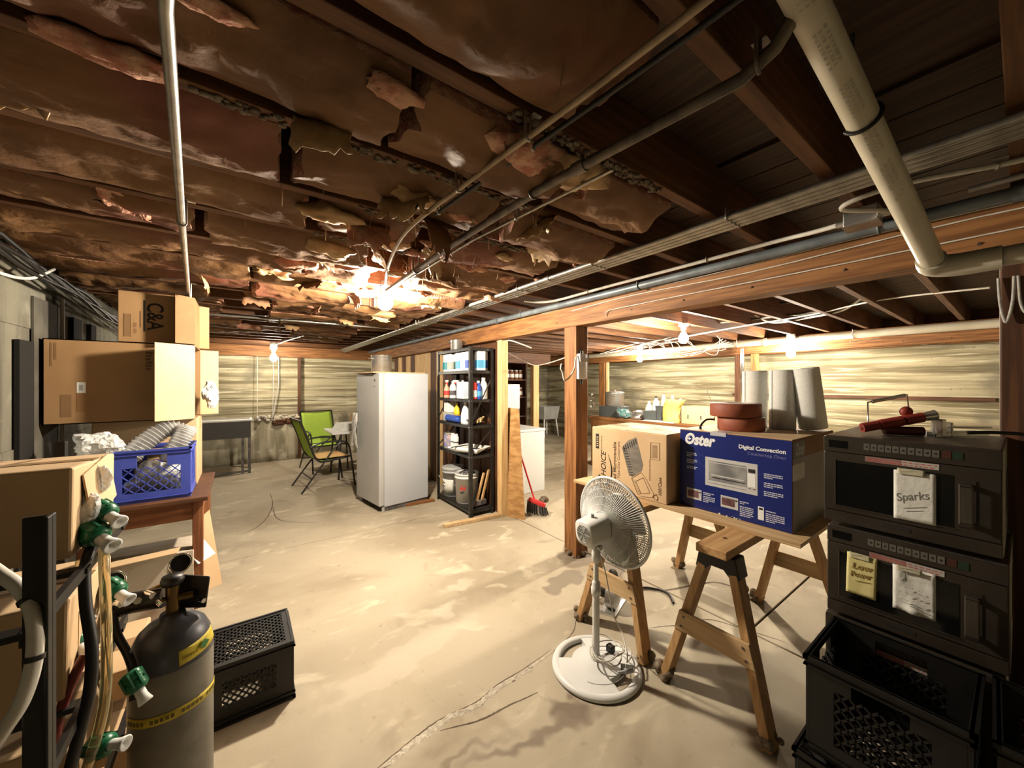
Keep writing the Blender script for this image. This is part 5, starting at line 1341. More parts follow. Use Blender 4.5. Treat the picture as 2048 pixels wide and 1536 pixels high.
# ------------------------------------------------------------------ gas cylinder with regulator
gc = thing('gas_cylinder', 'grey gas cylinder with a slate shoulder and yellow labels', 'gas cylinder', (-.172, 1.573, 0))
Rc = .101
g = MB(); g.lathe([(.085,0),(Rc-.004,.004),(Rc,.02),(Rc,.655)], 48); g.build('cylinder_body', CYLG, gc)
g = MB(); g.lathe([(Rc+.0004,.652),(Rc*.985,.682),(Rc*.92,.712),(Rc*.80,.738),(Rc*.62,.756),(.034,.768),(.030,.785),(.0,.785)], 48); g.build('shoulder', CYLD, gc)
def on_cyl(r, a, z): return Vector((r*cos(a), r*sin(a), z))
va = math.atan2(-1.573, .172)          # towards the camera
g = MB()
def lab(u, v):
    a = va + radians(8) + radians(72)*u; z = .668 + .040*v + .012*(u - .5); 
    r = Rc + .0018 if z < .655 else Rc*(1 - .09*max(0, (z-.655)/.057)**1.6) + .002
    return on_cyl(r, a, z)
g.grid(lab, 24, 4); g.build('shoulder_label', YELLOW, gc, solid=.0008)
g = MB()
for k in range(1):
    a = va + radians(46); c0 = on_cyl(Rc*.985 + .0045, a, .689); t1 = Vector((-sin(a), cos(a), 0)); t2 = Vector((0,0,1))
    g.add([c0 - t1*.017, c0 - t2*.014, c0 + t1*.017, c0 + t2*.014], [(0,1,2,3)])
g.build('green_diamond', mat('green_diamond_print', (.04,.22,.06), .5), gc, solid=.0008)
g = MB(); 
for k in range(10): 
    a = va + radians(12 + 2.4*k); g.bar(on_cyl(Rc*.99 + .0035, a, .683), on_cyl(Rc*.99 + .0035, a + .02, .683), .001, .009)
tag(g.build('label_print', mat('olive_print', (.35,.26,.02), .6), gc), kind='stuff')
g = MB()
def band(u, v): return on_cyl(Rc + .0012, va - radians(75) + radians(165)*u, .505 + .026*v + .010*sin(u*3) + .001*noise.noise(Vector((u*30, v*3, 2))))
g.grid(band, 40, 2); g.build('band_label', YELLOW, gc, solid=.0008)
g = MB()
for k in range(22):
    a = va - radians(68) + radians(6.6)*k
    if k % 6 == 5: continue
    z = .5175 + .010*sin((a - va + radians(75))/radians(165)*3); g.bar(on_cyl(Rc + .0022, a, z), on_cyl(Rc + .0022, a + .075, z), .001, .011)
tag(g.build('band_print', mat('dark_olive_print', (.16,.125,.03), .6), gc), kind='stuff')
g = MB(); g.cyl((0,0,.78),(0,0,.875),.017,n=16); g.cyl((-.045,.0,.825),(.05,.0,.825),.012,n=14); g.build('valve', mat('tarnished_brass', (.16,.10,.04), .35, .9), gc)
g = MB(); g.lathe([(.0,.87),(.026,.872),(.030,.885),(.026,.898),(.0,.90)], 14); g.build('valve_wheel', BLACKP, gc)
rg = thing('pressure_regulator', 'dark regulator with two round gauges on top of the gas cylinder', 'regulator', (-.235, 1.60, .835))
g = MB(); g.cyl((-.05,.0,.0),(.04,-.02,.0),.030,n=18); g.ball((-.06,.0,0),.034,14,8); g.build('regulator_body', mat('blackened_metal', (.022,.019,.016), .35, .6), rg)
for c, dr_ in (((-.085,.05,.055), (.35,-.75,.35)), ((.075,.03,.075), (.15,-.8,.45))):
    d = Vector(dr_).normalized(); c = Vector(c)
    g = MB(); g.cyl(c - d*.014, c + d*.012, .030, n=24); ga = g.build('gauge', BLACKP, rg, bevel=.002)
    g = MB(); g.torus(c + d*.012, .028, .0032, d, 24, 6); g.build('gauge_bezel', CHROME, ga)
    g = MB(); g.tube([c - d*.01, c - d*.02 + Vector((.01,-.02,-.03)), Vector((-.03,.0,.01))], .007, 8); g.build('gauge_stem', BRASS, rg)
for k, c in enumerate(((-.09,-.012,.012),(.0,-.012,.022),(-.03,-.028,.012),(.025,-.03,.005),(-.065,-.02,.022),(-.05,-.01,.026))):
    g = MB(); g.cyl(c, Vector(c) + Vector((.02,-.03,.012*(k % 3 - 1))), .010, n=6); g.build('hex_fitting', CHROME, rg)
g = MB(); g.tube([Vector((-.07 + .0035*sin(k*2.6), .0 - .03, .035 - .006*k)) for k in range(16)], .0022, 6); g.build('chain', CHROME, rg)
pl = thing('valve_guard', 'flat black guard plate standing beside the cylinder valve', 'guard', (-.125, 1.60, .772), 0)
g = MB(); g.prism([(-.062,.004),(.040,.0),(.052,.10),(-.040,.112)], -.004, .004, Matrix(((.86,0,.5,0),(-.5,0,.86,-.01),(0,1,0,0),(0,0,0,1)))); g.build('plate', BLACKP, pl, bevel=.003)
g = MB(); g.cyl((.02,-.03,.03),(.03,-.045,.03),.007,n=10); g.build('bolt', CHROME, pl)
# ------------------------------------------------------------------ upright freezer
fz = thing('upright_freezer', 'tall white upright freezer standing in the middle of the room', 'freezer', (1.565, 4.77, 0), radians(8))
g = MB(); g.box(-.245, -.335, .055, .335, .335, 1.63); g.build('cabinet', WHITE, fz, bevel=.008)
g = MB(); g.box(-.315, -.335, .07, -.255, .335, 1.632); dd = g.build('door', mat('off_white_door', (.50,.485,.47), .32, c2=(.45,.435,.42), scale=2), fz, bevel=.012)
g = MB(); g.box(-.256, -.325, .075, -.2445, .325, 1.62); g.build('door_gasket', GREYP, fz)
g = MB(); g.box(-.23, -.32, .0, .32, .32, .056); g.build('plinth', SMOKE, fz)
for s in (-.3, .3):
    g = MB(); g.cyl((-.25, s, 0), (-.25, s, .06), .02, n=10); g.build('foot', GREYP, fz)
g = MB(); g.box(-.352, .255, 1.02, -.338, .285, 1.16); g.box(-.352, .255, 1.15, -.314, .285, 1.165); g.box(-.352, .255, 1.015, -.314, .285, 1.03); g.build('handle', CHROME, dd, bevel=.003)
g = MB(); g.cyl((-.3150, -.215, 1.545), (-.3175, -.215, 1.545), .018, n=16); g.build('badge', mat('dark_badge', (.08,.08,.085), .4), dd)
g = MB(); g.cyl((-.3150, -.215, 1.47), (-.3175, -.215, 1.47), .009, n=12); g.build('key_lock', CHROME, dd)
g = MB(); g.box(-.36, -.30, 1.632, .33, .30, 1.645); o = g.build('freezer_top_board', PLYFACE); o.location = (1.56, 4.80, 0); o.rotation_euler = (0, 0, radians(8)); tag(o, 'thin plywood board lying on top of the freezer under the pot', 'board')
rg_ = MB()
def ragf(u, v):
    return Vector((-.372 - .025*sin(v*2.6) - .02*noise.noise(Vector((u*4, v*3, 2))), .215 + .11*(u - .5)*(1 + .8*v) + .02*noise.noise(Vector((u*5, v*4, 7))), 1.13 - .42*v + .03*noise.noise(Vector((u*3, 1, v)))))
rg_.grid(ragf, 12, 18); o = rg_.build('hanging_rag', RAG, solid=.006); o.location = (1.565, 4.77, 0); o.rotation_euler = (0, 0, radians(8)); tag(o, 'grey rag hanging from the freezer door handle', 'rag')
def pot(name, label, loc, r, h, m=STEEL, lid=False, group=None):
    t = thing(name, label, 'pot', loc, random.random(), group)
    g = MB(); g.lathe([(r*.92,0),(r,.012),(r,h-.005),(r*1.03,h),(r*1.03,h+.004),(r*.97,h+.002),(r*.96,.02),(0,.016)], 32); g.build('pot_body', m, t)
    for s in (-1, 1):
        g = MB(); g.tube([(s*r*.99, -.035, h*.78), (s*(r+.032), -.03, h*.80), (s*(r+.032), .03, h*.80), (s*r*.99, .035, h*.78)], .006, 8); g.build('handle', m, t)
    if lid:
        g = MB(); g.lathe([(r*1.04,h+.003),(r*1.05,h+.012),(r*.8,h+.028),(r*.2,h+.04),(0,h+.041)], 32); g.cyl((0,0,h+.04),(0,0,h+.065),.018,.024,14); g.build('lid', STEEL, t)
    return t
pot('stock_pot', 'tall steel stockpot on top of the freezer', (1.46, 4.84, 1.6455), .125, .215)

# ------------------------------------------------------------------ black steel shelf
SX0, SX1, SY0, SY1 = 2.075, 2.385, 3.64, 4.50
sf = thing('steel_shelf', 'black steel shelf unit filled with paint and cleaning supplies', 'shelf', ((SX0+SX1)/2, (SY0+SY1)/2, 0))
hx, hy = (SX1-SX0)/2, (SY1-SY0)/2; SHZ = (.075, .69, 1.03, 1.325, 1.655, 1.915)
for sx in (-1, 1):
    for sy in (-1, 1):
        g = MB(); g.box(min(sx*hx, sx*(hx-.036)), sy*hy - .0015, 0, max(sx*hx, sx*(hx-.036)), sy*hy + .0015, 1.92); g.box(sx*hx - .0015, min(sy*hy, sy*(hy-.036)), 0, sx*hx + .0015, max(sy*hy, sy*(hy-.036)), 1.92)
        p_ = g.build('post', BLACKM, sf)
        n = MB()
        for k in range(30): n.cyl((sx*hx, sy*(hy-.018), .05 + .062*k), (sx*(hx+.0022), sy*(hy-.018), .05 + .062*k), .0035, n=6)
        tag(n.build('post_hole', SMOKE, p_), kind='stuff')
for z in SHZ:
    g = MB(); g.box(-hx + .003, -hy + .003, z - .003, hx - .003, hy - .003, z); g.box(-hx + .003, -hy + .003, z - .034, -hx + .006, hy - .003, z); g.box(hx - .006, -hy + .003, z - .034, hx - .003, hy - .003, z)
    g.box(-hx + .006, -hy + .003, z - .034, hx - .006, -hy + .006, z); g.box(-hx + .006, hy - .006, z - .034, hx - .006, hy - .003, z); g.build('shelf_tray', BLACKM, sf)
for s in (-1, 1):
    for a, c in ((1.03, 1.62), (.69, 1.0)):
        g = MB(); g.bar((-hx, s*(hy - .001), a), (hx, s*(hy - .001), c), .003, .016); g.build('cross_brace', BLACKM, sf)
g = MB(); g.bar((hx, -hy, 1.05), (hx, hy, 1.62), .003, .016, (1,0,0)); g.bar((hx, hy, 1.05), (hx, -hy, 1.62), .003, .016, (1,0,0)); g.build('cross_brace', BLACKM, sf)
for sx in (-1, 1):
    for sy in (-1, 1):
        n = MB()
        for z in SHZ: n.cyl((sx*(hx - .018), sy*hy, z - .017), (sx*(hx-.018), sy*(hy + .005), z - .017), .007, n=6); n.cyl((sx*hx, sy*(hy-.018), z - .017), (sx*(hx+.005), sy*(hy-.018), z - .017), .007, n=6)
        tag(n.build('bolt', CHROME, sf), kind='stuff')
def fcan(label, x, y, z, m, m2, h=.225, w=.10, d=.065, rz=0, cap=WHITEP, name='solvent_can'):
    t = thing(name, label, 'can', (x, y, z + .0005), rz, 'cans and bottles on the steel shelf')
    g = MB(); g.box(-d/2, -w/2, 0, d/2, w/2, h); g.build('can_body', m, t, bevel=.006)
    g = MB(); g.box(-d/2 - .0008, -w/2 - .0008, h*.12, d/2 + .0008, w/2 + .0008, h*.55); g.build('label_band', m2, t, bevel=.004)
    g = MB(); g.cyl((0, w*.2, h - .001), (0, w*.2, h + .018), .014, n=14); g.build('cap', cap, t)
    g = MB(); rr = random.Random(int(y*100))
    for k in range(4): g.box(-d/2 - .0014, -w*.35, h*(.62 + .07*k), -d/2 - .0002, -w*.35 + w*rr.uniform(.3,.7), h*(.64 + .07*k))
    tag(g.build('can_print', m2 if k % 2 else INK, t), kind='stuff')
    return t
XF = SX0 + .075
fcan('white and teal solvent can at the freezer end of the top shelf', XF, 4.37, 1.655, WHITEP, TEAL)
fcan('white solvent can beside the teal one on the top shelf', XF, 4.25, 1.655, WHITEP, GREYW, rz=.1)
fcan('white and dark green can third on the top shelf', XF + .03, 4.14, 1.655, WHITEP, DGREEN, w=.08)
fcan('blue striped white can fourth on the top shelf', XF, 4.03, 1.655, WHITEP, LBLUE, rz=-.08)
fcan('plain white can fifth on the top shelf', XF, 3.91, 1.655, WHITEP, PAPER)
fcan('narrow white and navy can by the front post of the top shelf', XF, 3.80, 1.655, WHITEP, DBLUE, w=.07)
fcan('bright blue and white can at the near end of the top shelf', SX0 + .165, 3.70, 1.655, WHITEP, LBLUE, w=.08, d=.10)
fcan('white can behind the bright blue one on the top shelf', SX0 + .235, 3.72, 1.655, WHITEP, DBLUE, w=.07, d=.05)
def bottle(label, x, y, z, m, prof, cap=None, lab=None, name='bottle', n=18, cat='bottle', sq=1.0, trig=None):
    t = thing(name, label, cat, (x, y, z + .0005), random.uniform(-.4,.4), 'cans and bottles on the steel shelf')
    g = MB(); g.lathe(prof, n, Matrix.Diagonal((sq, 1, 1, 1))); g.build('bottle_body', m, t)
    top = prof[-1][1]
    if cap: g = MB(); g.cyl((0,0,top - .001), (0,0,top + .022), max(prof[-1][0]*1.15, .012), n=14); g.build('cap', cap, t)
    if lab:
        r = max(p[0] for p in prof) + .0008; h = top
        g = MB(); g.lathe([(r*.999, h*.18), (r, h*.19), (r, h*.48), (r*.999, h*.49)], n, Matrix.Diagonal((sq, 1, 1, 1))); g.build('label', lab, t)
    if trig:
        g = MB(); g.cbox((.0,.0,top + .030), (.030,.075,.030)); g.cbox((0,-.045,top + .034), (.014,.03,.014)); g.build('spray_head', WHITEP, t, bevel=.004)
        g = MB(); g.bar((0,-.022,top + .016), (0,-.036,top - .025), .012, .008); g.cyl((0,0,top - .001),(0,0,top + .015),.016,n=12); g.build('trigger', trig, t)
    return t
SPR = [(.034,0),(.038,.01),(.038,.10),(.030,.13),(.016,.165),(.014,.18)]
RND = [(.040,0),(.043,.01),(.043,.13),(.034,.16),(.017,.18),(.016,.19)]
JUG = [(.058,0),(.062,.012),(.062,.15),(.050,.185),(.024,.215),(.020,.225)]
bottle('spray bottle of salmon liquid with a red label on the second shelf', XF, 4.375, 1.325, SALMON, SPR, lab=REDL, trig=REDP, name='spray_bottle')
bottle('spray bottle of pale liquid behind the red labelled one', XF + .09, 4.30, 1.325, SALMON, SPR, lab=PAPER, trig=REDP, name='spray_bottle')
bottle('white bottle with black print beside the spray bottles', XF, 4.20, 1.325, WHITEP, RND, cap=WHITEP, lab=SMOKE)
bottle('white bottle with grey print next to the big white jug', XF + .06, 4.10, 1.325, WHITEP, RND, cap=BLACKP, lab=GREYW)
fcan('large square white jug with blue grey print on the second shelf', XF + .02, 3.95, 1.325, WHITEP, mat('pale_blue_label', (.55,.62,.74), .5), h=.20, w=.17, d=.12, name='square_jug')
fcan('red carton at the near end of the second shelf', SX0 + .07, 3.685, 1.325, REDL, PAPER, h=.19, w=.05, d=.06, name='red_carton', cap=REDP)
bottle('deep blue bottle at the near end of the second shelf', SX0 + .14, 3.70, 1.325, DBLUE, RND, cap=WHITEP, lab=LBLUE)
bottle('white handled jug at the outer corner of the second shelf', SX0 + .225, 3.72, 1.325, WHITEP, JUG, cap=WHITEP, lab=PAPER, name='jug', sq=.8)
fcan('small white carton on the third shelf, standing on a grey box', XF + .02, 4.34, 1.14, PAPER, PAPER, h=.13, w=.13, d=.09, name='white_carton')
gb_ = carton('grey_box', 'plain grey box under the small white carton on the third shelf', XF + .02, 4.34, 1.0305, .10, .17, .109, 0, GREYW, tape=False)
bottle('yellow bottle standing on the third shelf', XF + .02, 4.135, 1.03, YEL, [(.046,0),(.050,.01),(.050,.12),(.040,.17),(.018,.20),(.016,.215)], cap=YEL, lab=mat('gold_label', (.62,.36,.02), .5), sq=.7)
bottle('white detergent bottle with a black mark on the third shelf', XF + .02, 3.92, 1.03, WHITEP, [(.062,0),(.066,.012),(.064,.10),(.045,.17),(.020,.215),(.018,.23)], cap=WHITEP, name='detergent_bottle', sq=.75)
g = MB(); g.cyl((0,-.16,.045),(0,.10,.045),.044,n=20); g.cyl((0,-.20,.03),(0,-.16,.04),.02,.042,14); o = g.build('blue_roll', DBLUE); o.location = (SX0 + .045, 4.18, 1.031); tag(o, 'rolled blue plastic lying at the front of the third shelf', 'roll', 'cans and bottles on the steel shelf')
crumple('dark_gloves', 'heap of dark work gloves near the post on the third shelf', 'gloves', (SX0 + .11, 3.76, 1.065), .055, 3, SMOKE, (1.1,1.2,.5))
for k, (dx, dy, dz) in enumerate(((.17,.05,.05),(.22,.06,.06))):
    g = MB(); g.cyl((SX0 + dx - .06, 3.63 + dy, 1.045 + dz - .03), (SX0 + dx + .03, 3.70 + dy, 1.05 + dz), .016, .013, 10); o = g.build('yellow_handle_tool', mat('straw_handle', (.72,.56,.26), .6) if k == 0 else bpy.data.materials['straw_handle']); tag(o, ['straw coloured tool handle on the third shelf, nearer the gloves', 'straw coloured tool handle on the third shelf, nearer the pale post'][k], 'tool', 'cans and bottles on the steel shelf')
def tin(label, x, y, z, r, h, m, lab, name='paint_can'):
    t = thing(name, label, 'can', (x, y, z + .0005), 0, 'cans and bottles on the steel shelf')
    g = MB(); g.lathe([(r,0),(r,.004),(r*.98,.006),(r*.98,h-.006),(r,h-.004),(r,h),(r*.86,h),(r*.84,h-.006),(0,h-.006)], 28); g.build('tin_body', m, t)
    g = MB(); g.lathe([(r*.985,h*.1),(r*.99,h*.11),(r*.99,h*.86),(r*.985,h*.87)], 28); g.build('label', lab, t)
    return t
tin('blue and grey gallon paint tin on the fourth shelf', XF + .03, 4.34, .69, .083, .19, STEEL, mat('blue_grey_tin_label', (.16,.22,.40), .5, c2=(.50,.36,.34), scale=14))
for k, y in enumerate((4.20, 4.115)):
    t = bottle(['white spray can on the fourth shelf, beside the paint tin', 'white spray can on the fourth shelf, away from the paint tin'][k], XF, y, .69, WHITEP, [(.031,0),(.033,.005),(.033,.15),(.028,.165),(.020,.172)], cap=WHITEP, lab=PAPER, name='spray_can')
    g = MB(); g.lathe([(.0338,.085),(.0342,.086),(.0342,.10),(.0338,.101)], 18); g.build('dark_stripe', SMOKE, t)
pt_ = thing('paint_tray', 'white paint tray with a roller lying on the fourth shelf', 'tray', (SX0 + .13, 3.83, .6905), radians(20))
g = MB()
def tray(u, v):
    x = -.14 + .28*u; y = -.19 + .38*v; e = max(abs(u-.5), abs(v-.5))*2
    return Vector((x, y, .075 if e > .97 else .02 + .045*u*(1 if e < .9 else 1.1)))
g.grid(tray, 20, 20); g.build('tray_pan', WHITEP, pt_, solid=.004)
g = MB(); g.cyl((-.02,-.15,.085),(-.02,.02,.085),.022,n=16); g.build('roller_sleeve', TOWEL, pt_)
g = MB(); g.tube(spline([(-.02,.02,.085),(-.02,.06,.085),(-.09,.07,.085),(-.16,.12,.08),(-.19,.15,.07)],5), .006, 8); g.build('roller_handle', BLACKP, pt_)
bk_open = True
def bucket(label, x, y, m, lab, logo=False):
    t = thing('bucket', label, 'bucket', (x, y, .0755), 0, 'buckets on the bottom shelf')
    g = MB(); g.lathe([(.118,0),(.125,.006),(.140,.30),(.149,.30),(.149,.308),(.142,.31),(.143,.335),(.150,.336),(.150,.352),(.145,.355),(.140,.352),(.128,.02),(0,.015)], 36); g.build('bucket_wall', m, t)
    g = MB(); g.tube([Vector((-.148*cos(a)*.35 - .10*1.0, .150*cos(a), .29 - .11*sin(a))) for a in [pi*k/16 for k in range(17)]], .0025, 6); g.build('bail_handle', STEEL, t)
    if lab is not None:
        g = MB()
        def lf(u, v):
            a = pi + radians(62)*(u - .5)*2; z = .05 + .17*v; r = .125 + .015*(z - .006)/.294 + .0012; return Vector((r*cos(a), r*sin(a), z))
        g.grid(lf, 14, 2); g.build('label', lab, t, solid=.0006)
    return t
g1 = bucket('grey five gallon bucket with a white label on the bottom shelf', SX0 + .152, 4.335, mat('grey_bucket_plastic', (.44,.45,.45), .4), PAPER)
def cylpt(r, a, z): return Vector((r*cos(a), r*sin(a), z))
g = MB()
for v, w in ((.175, 22), (.135, 16), (.125, 20)):
    for k in range(w // 4):
        a = pi - radians(16) + radians(4*k*1.4); g.bar(cylpt(.1365, a, v), cylpt(.1365, a + radians(4), v), .001, .016 if v > .17 else .006)
tag(g.build('label_print', INK, g1), kind='stuff')
g = MB(); g.lathe([(.151,.354),(.152,.362),(.13,.366),(0,.368)], 36); g.build('lid', mat('grey_lid_plastic', (.48,.49,.48), .4), g1)
g2 = bucket('white five gallon bucket with a red peak logo on the bottom shelf', SX0 + .150, 3.985, WHITEP, None)
g = MB()
a0 = pi + radians(38)
for (da, w, hh) in ((0, .034, .065), (.22, .030, .050), (-.18, .026, .035)):
    a = a0 + da; b3 = cylpt(.1345, a - w/.134/1.0*.5, .17); c3 = cylpt(.1345, a + w/.134*.5, .17); tp3 = cylpt(.1375, a, .17 + hh); g.add([b3, c3, tp3], [(0,1,2)])
g.build('red_logo', REDL, g2, solid=.002)
ta = Vector((-sin(a0), cos(a0), 0)); q = cylpt(.1335, a0 + .17, .128) + Vector((cos(a0)*.003, sin(a0)*.003, 0)); text('Na', .040, INK, g2, q, -ta, (0,0,1), bold=.001, ext=.001)
g = MB()
for k in range(14): 
    a = k*.45; g.tube(spline([(.09*cos(a), .09*sin(a), .345), (.04*cos(a+1), .04*sin(a+1), .365 + .01*sin(k)), (.10*cos(a+2), .10*sin(a+2), .345)], 4), .005, 5)
tag(g.build('bucket_tangle', SMOKE, g2), kind='stuff')
for k in range(2):
    t = thing('hand_maul', ['wooden handled hammer leaning on the bottom shelf, nearer the bucket', 'wooden handled hammer leaning on the bottom shelf, nearer the pale post'][k], 'hammer', (SX0 + .12 + .075*k, 3.715 + .01*k, .0765), 0, 'hammers on the bottom shelf')
    g = MB(); g.bar((-.035, 0, .045), (.06, -.0, .052), .058, .06); g.build('hammer_head', SMOKE, t, bevel=.010)
    g = MB(); g.bar((.01, 0, .07), (.12, .02, .38 + .03*k), .022, .028); g.build('handle', PALE_W[2], t, bevel=.004)
pot('steel_pitcher', 'small shiny steel pot standing on top of the black shelf', (2.21, 4.22, 1.9155), .075, .135)
# lumber on the floor
def lumber(name, label, p0, p1, w, h, m, z=0.001):
    t = thing(name, label, 'lumber', (p0[0], p0[1], z)); d = Vector((p1[0]-p0[0], p1[1]-p0[1], 0))
    g = MB(); g.bar(Vector((0,0,h/2)), d + Vector((0,0,h/2)), w, h); g.build('plank', m, t, bevel=.003); return t
lumber('floor_plank', 'loose plank lying on the floor in front of the steel shelf', F(888,1055), F(1005,1032), .06, .035, PLYFACE)
lumber('floor_plank', 'short plank on the floor beside the freezer foot', F(812,1012), F(868,1002), .06, .03, BEAM_W[0])
# leaning board and broom
lb = thing('leaning_board', 'rough brown board leaning against the pale post', 'board', (0,0,0))
a_, b_ = F(1010,1032), F(1049,1040); c_, d_ = P(1006,814,4.33), P(1037,818,4.25)
nrm = (b_ - a_).cross(c_ - a_).normalized() * .016
g = MB(); vs = [a_, b_, d_, c_]; g.add(vs + [v - nrm if nrm.dot(FWD) < 0 else v + nrm for v in vs], [(0,1,2,3),(7,6,5,4),(0,4,5,1),(1,5,6,2),(2,6,7,3),(3,7,4,0)]); g.build('plank', OSB, lb)
br = thing('broom', 'red handled push broom with dark bristles leaning on the white cabinet', 'broom', F(1078, 1030))
o_ = F(1078, 1030); hd = P(1070, 1003, 4.28) - o_
g = MB(); g.cyl(hd, P(1040, 905, 4.47) - o_, .0105, n=10); g.build('handle', REDP, br)
bd = (RGT * .9 + FWD * -.25 + Vector((0,0,-.30))).normalized()
g = MB(); g.bar(hd - bd*.08 + Vector((0,0,-.0)), hd + bd*.13, .055, .055); g.build('broom_head', REDP, br, bevel=.02)
g = MB()
for k in range(70):
    s = random.uniform(-.09, .14); e = random.uniform(-.025, .025); top = hd + bd*s + FWD*e + Vector((0,0,-.02)); bot = hd + bd*(s*1.15) + FWD*e*1.6 + Vector((0,0,0)); bot.z = .004 - o_.z + random.uniform(0, .02)
    g.tube([top, bot], .006, 4)
tag(g.build('bristles', BRISTLE, br), kind='stuff')
crumple('dust_clump', 'small brown clump of sweepings behind the broom head', 'debris', F(1088, 1003) + Vector((0,0,.03)), .05, 5, WICK, (1.3,1,.5))
# white cabinet, crate, white tub, jug
wc = thing('white_cabinet', 'low white painted cabinet behind the leaning board', 'cabinet', (3.12, 4.32, 0))
g = MB(); g.box(-.37, -.32, .0, .37, .32, .84); g.build('carcass', WHITEP, wc, bevel=.006)
g = MB(); g.box(-.38, -.33, .84, .38, .33, .875); g.build('lid', WHITEP, wc, bevel=.008)
cq2 = milk_crate('milk_crate', 'dark crate standing on the white cabinet behind the boards', (3.03, 4.36, .8755), .33, .33, .28, TRAYBL, 0, None, nd=4)
wt = carton('white_tub', 'big white box on the dark crate behind the pale post', 2.93, 4.30, 1.1565, .42, .36, .34, 0, WHITEP, tape=False)
bottle('white jug on top of the white box behind the pale post', 2.90, 4.28, 1.497, WHITEP, JUG, cap=WHITEP, name='jug')
# dark jar shelf behind
js = thing('jar_shelf', 'dark open shelf of jars behind the white box', 'shelf', (3.78, 5.25, 0))
for z in (.6, .95, 1.28, 1.58):
    g = MB(); g.box(-.36, -.14, z - .02, .26, .14, z); g.build('shelf_board', DARK_W[0], js)
for x in (-.36, .26):
    g = MB(); g.box(x - .015, -.14, 0, x + .015, .14, 1.95); g.build('side_panel', DARK_W[2], js)
g = MB(); g.box(-.36, .14, 0, .26, .155, 1.95); g.build('back_panel', DARK_W[2], js)
jp = None; jl = 0
for z in (1.58, 1.28):
    for k in range(6):
        lbl = ['brown preserve jar on the dark shelf, %s row, %s' % ('upper' if z > 1.5 else 'lower', w) for w in ('nearest the white box', 'second from the white box', 'third from the white box', 'third from the pale far post', 'second from the pale far post', 'nearest the pale far post')][k]
        if jp is None:
            jp = thing('preserve_jar', lbl, 'jar', (0,0,0), 0, 'preserve jars on the dark shelf')
            g = MB(); g.lathe([(.036,0),(.040,.006),(.040,.12),(.030,.135),(.030,.14)], 16); g.build('jar_glass', JARBR, jp); g = MB(); g.cyl((0,0,.139),(0,0,.16),.033,n=16); g.build('lid', GREYW, jp); g = MB(); g.lathe([(.0405,.03),(.041,.031),(.041,.09),(.0405,.091)], 16); g.build('label', PAPER, jp); c = jp
        else: c = copy_tree(jp); c['label'] = lbl
        c.location = (3.48 + .095*k, 5.18, z + .0005)
# utility sink
us = thing('utility_sink', 'grey utility tub on splayed legs against the far wall', 'sink', (7.15, 8.15, 0))
g = MB(); rim = [(-.30,-.28),(.30,-.28),(.30,.28),(-.30,.28)]; low = [(-.25,-.23),(.25,-.23),(.25,.23),(-.25,.23)]
vs = [(x,y,.86) for x,y in rim] + [(x,y,.50) for x,y in low] + [(x*.92,y*.92,.86) for x,y in rim] + [(x*.9,y*.9,.53) for x,y in low]
g.add(vs, [(k,(k+1)%4,4+(k+1)%4,4+k) for k in range(4)] + [(4,5,6,7)] + [(8+k,12+k,12+(k+1)%4,8+(k+1)%4) for k in range(4)] + [(15,14,13,12)] + [(k,8+k,8+(k+1)%4,(k+1)%4) for k in range(4)]); g.build('tub', GREYW, us)
for sx in (-1,1):
    for sy in (-1,1):
        g = MB(); g.bar((sx*.22,sy*.20,.52),(sx*.27,sy*.25,0),.035,.035); g.build('leg', WHITEP, us)
# ------------------------------------------------------------------ patio chairs and tables by the back wall
def patio_chair(label, loc, rz, fabric):
    t = thing('patio_chair', label, 'chair', loc, rz, 'patio chairs by the back wall')      # faces +X locally
    r = .013
    for s in (-.27, .27):
        g = MB(); g.tube(spline([(-.40,s,1.0),(-.33,s,.82),(-.22,s,.50),(-.17,s,.43),(-.10,s,.40),(.10,s,.42),(.26,s,.44)], 6), r*1.15, 8); g.build('side_frame', BLACKM, t)
        g = MB(); g.tube(spline([(-.27,s*1.06,.62),(-.14,s*1.06,.67),(.05,s*1.06,.68),(.18,s*1.06,.66),(.24,s*1.06,.60),(.27,s*1.06,.45),(.33,s*1.06,.0)], 6), r, 8); g.build('arm_and_front_leg', BLACKM, t)
        g = MB(); g.tube(spline([(.16,s*1.03,.67),(.02,s*1.03,.55),(-.10,s*1.03,.38),(-.25,s*1.03,.18),(-.38,s*1.03,.0)], 6), r*.9, 8); g.build('rear_leg', BLACKM, t)
    for p, q in (((-.17,-.27,.43),(-.17,.27,.43)),((.26,-.27,.44),(.26,.27,.44)),((-.40,-.27,1.0),(-.40,.27,1.0)),((-.25,-.275,.18),(-.25,.275,.18))):
        g = MB(); g.cyl(p, q, r*.8, n=8); g.build('cross_bar', BLACKM, t)
    def sl(u, v):
        path = [(-.395,.99),(-.33,.82),(-.225,.51),(-.175,.44),(-.09,.405),(.10,.415),(.255,.445)]
        k = u*6; i = min(int(k), 5); f = k - i; x = path[i][0]*(1-f) + path[i+1][0]*f; z = path[i][1]*(1-f) + path[i+1][1]*f
        return Vector((x, -.26 + .52*v, z - .012*sin(pi*v)))
    g = MB(); g.grid(sl, 24, 10); g.build('sling', fabric, t, solid=.006)
    return t
ch = patio_chair('lime sling patio chair seen from the side, orange cushion on its seat', (1.02, 6.10, 0), radians(6), LIME)
g = MB()
def cu(u, v): return Vector((-.15 + .40*u, -.24 + .48*v, .445 + .035*sin(pi*u)**.4*sin(pi*v)**.4))
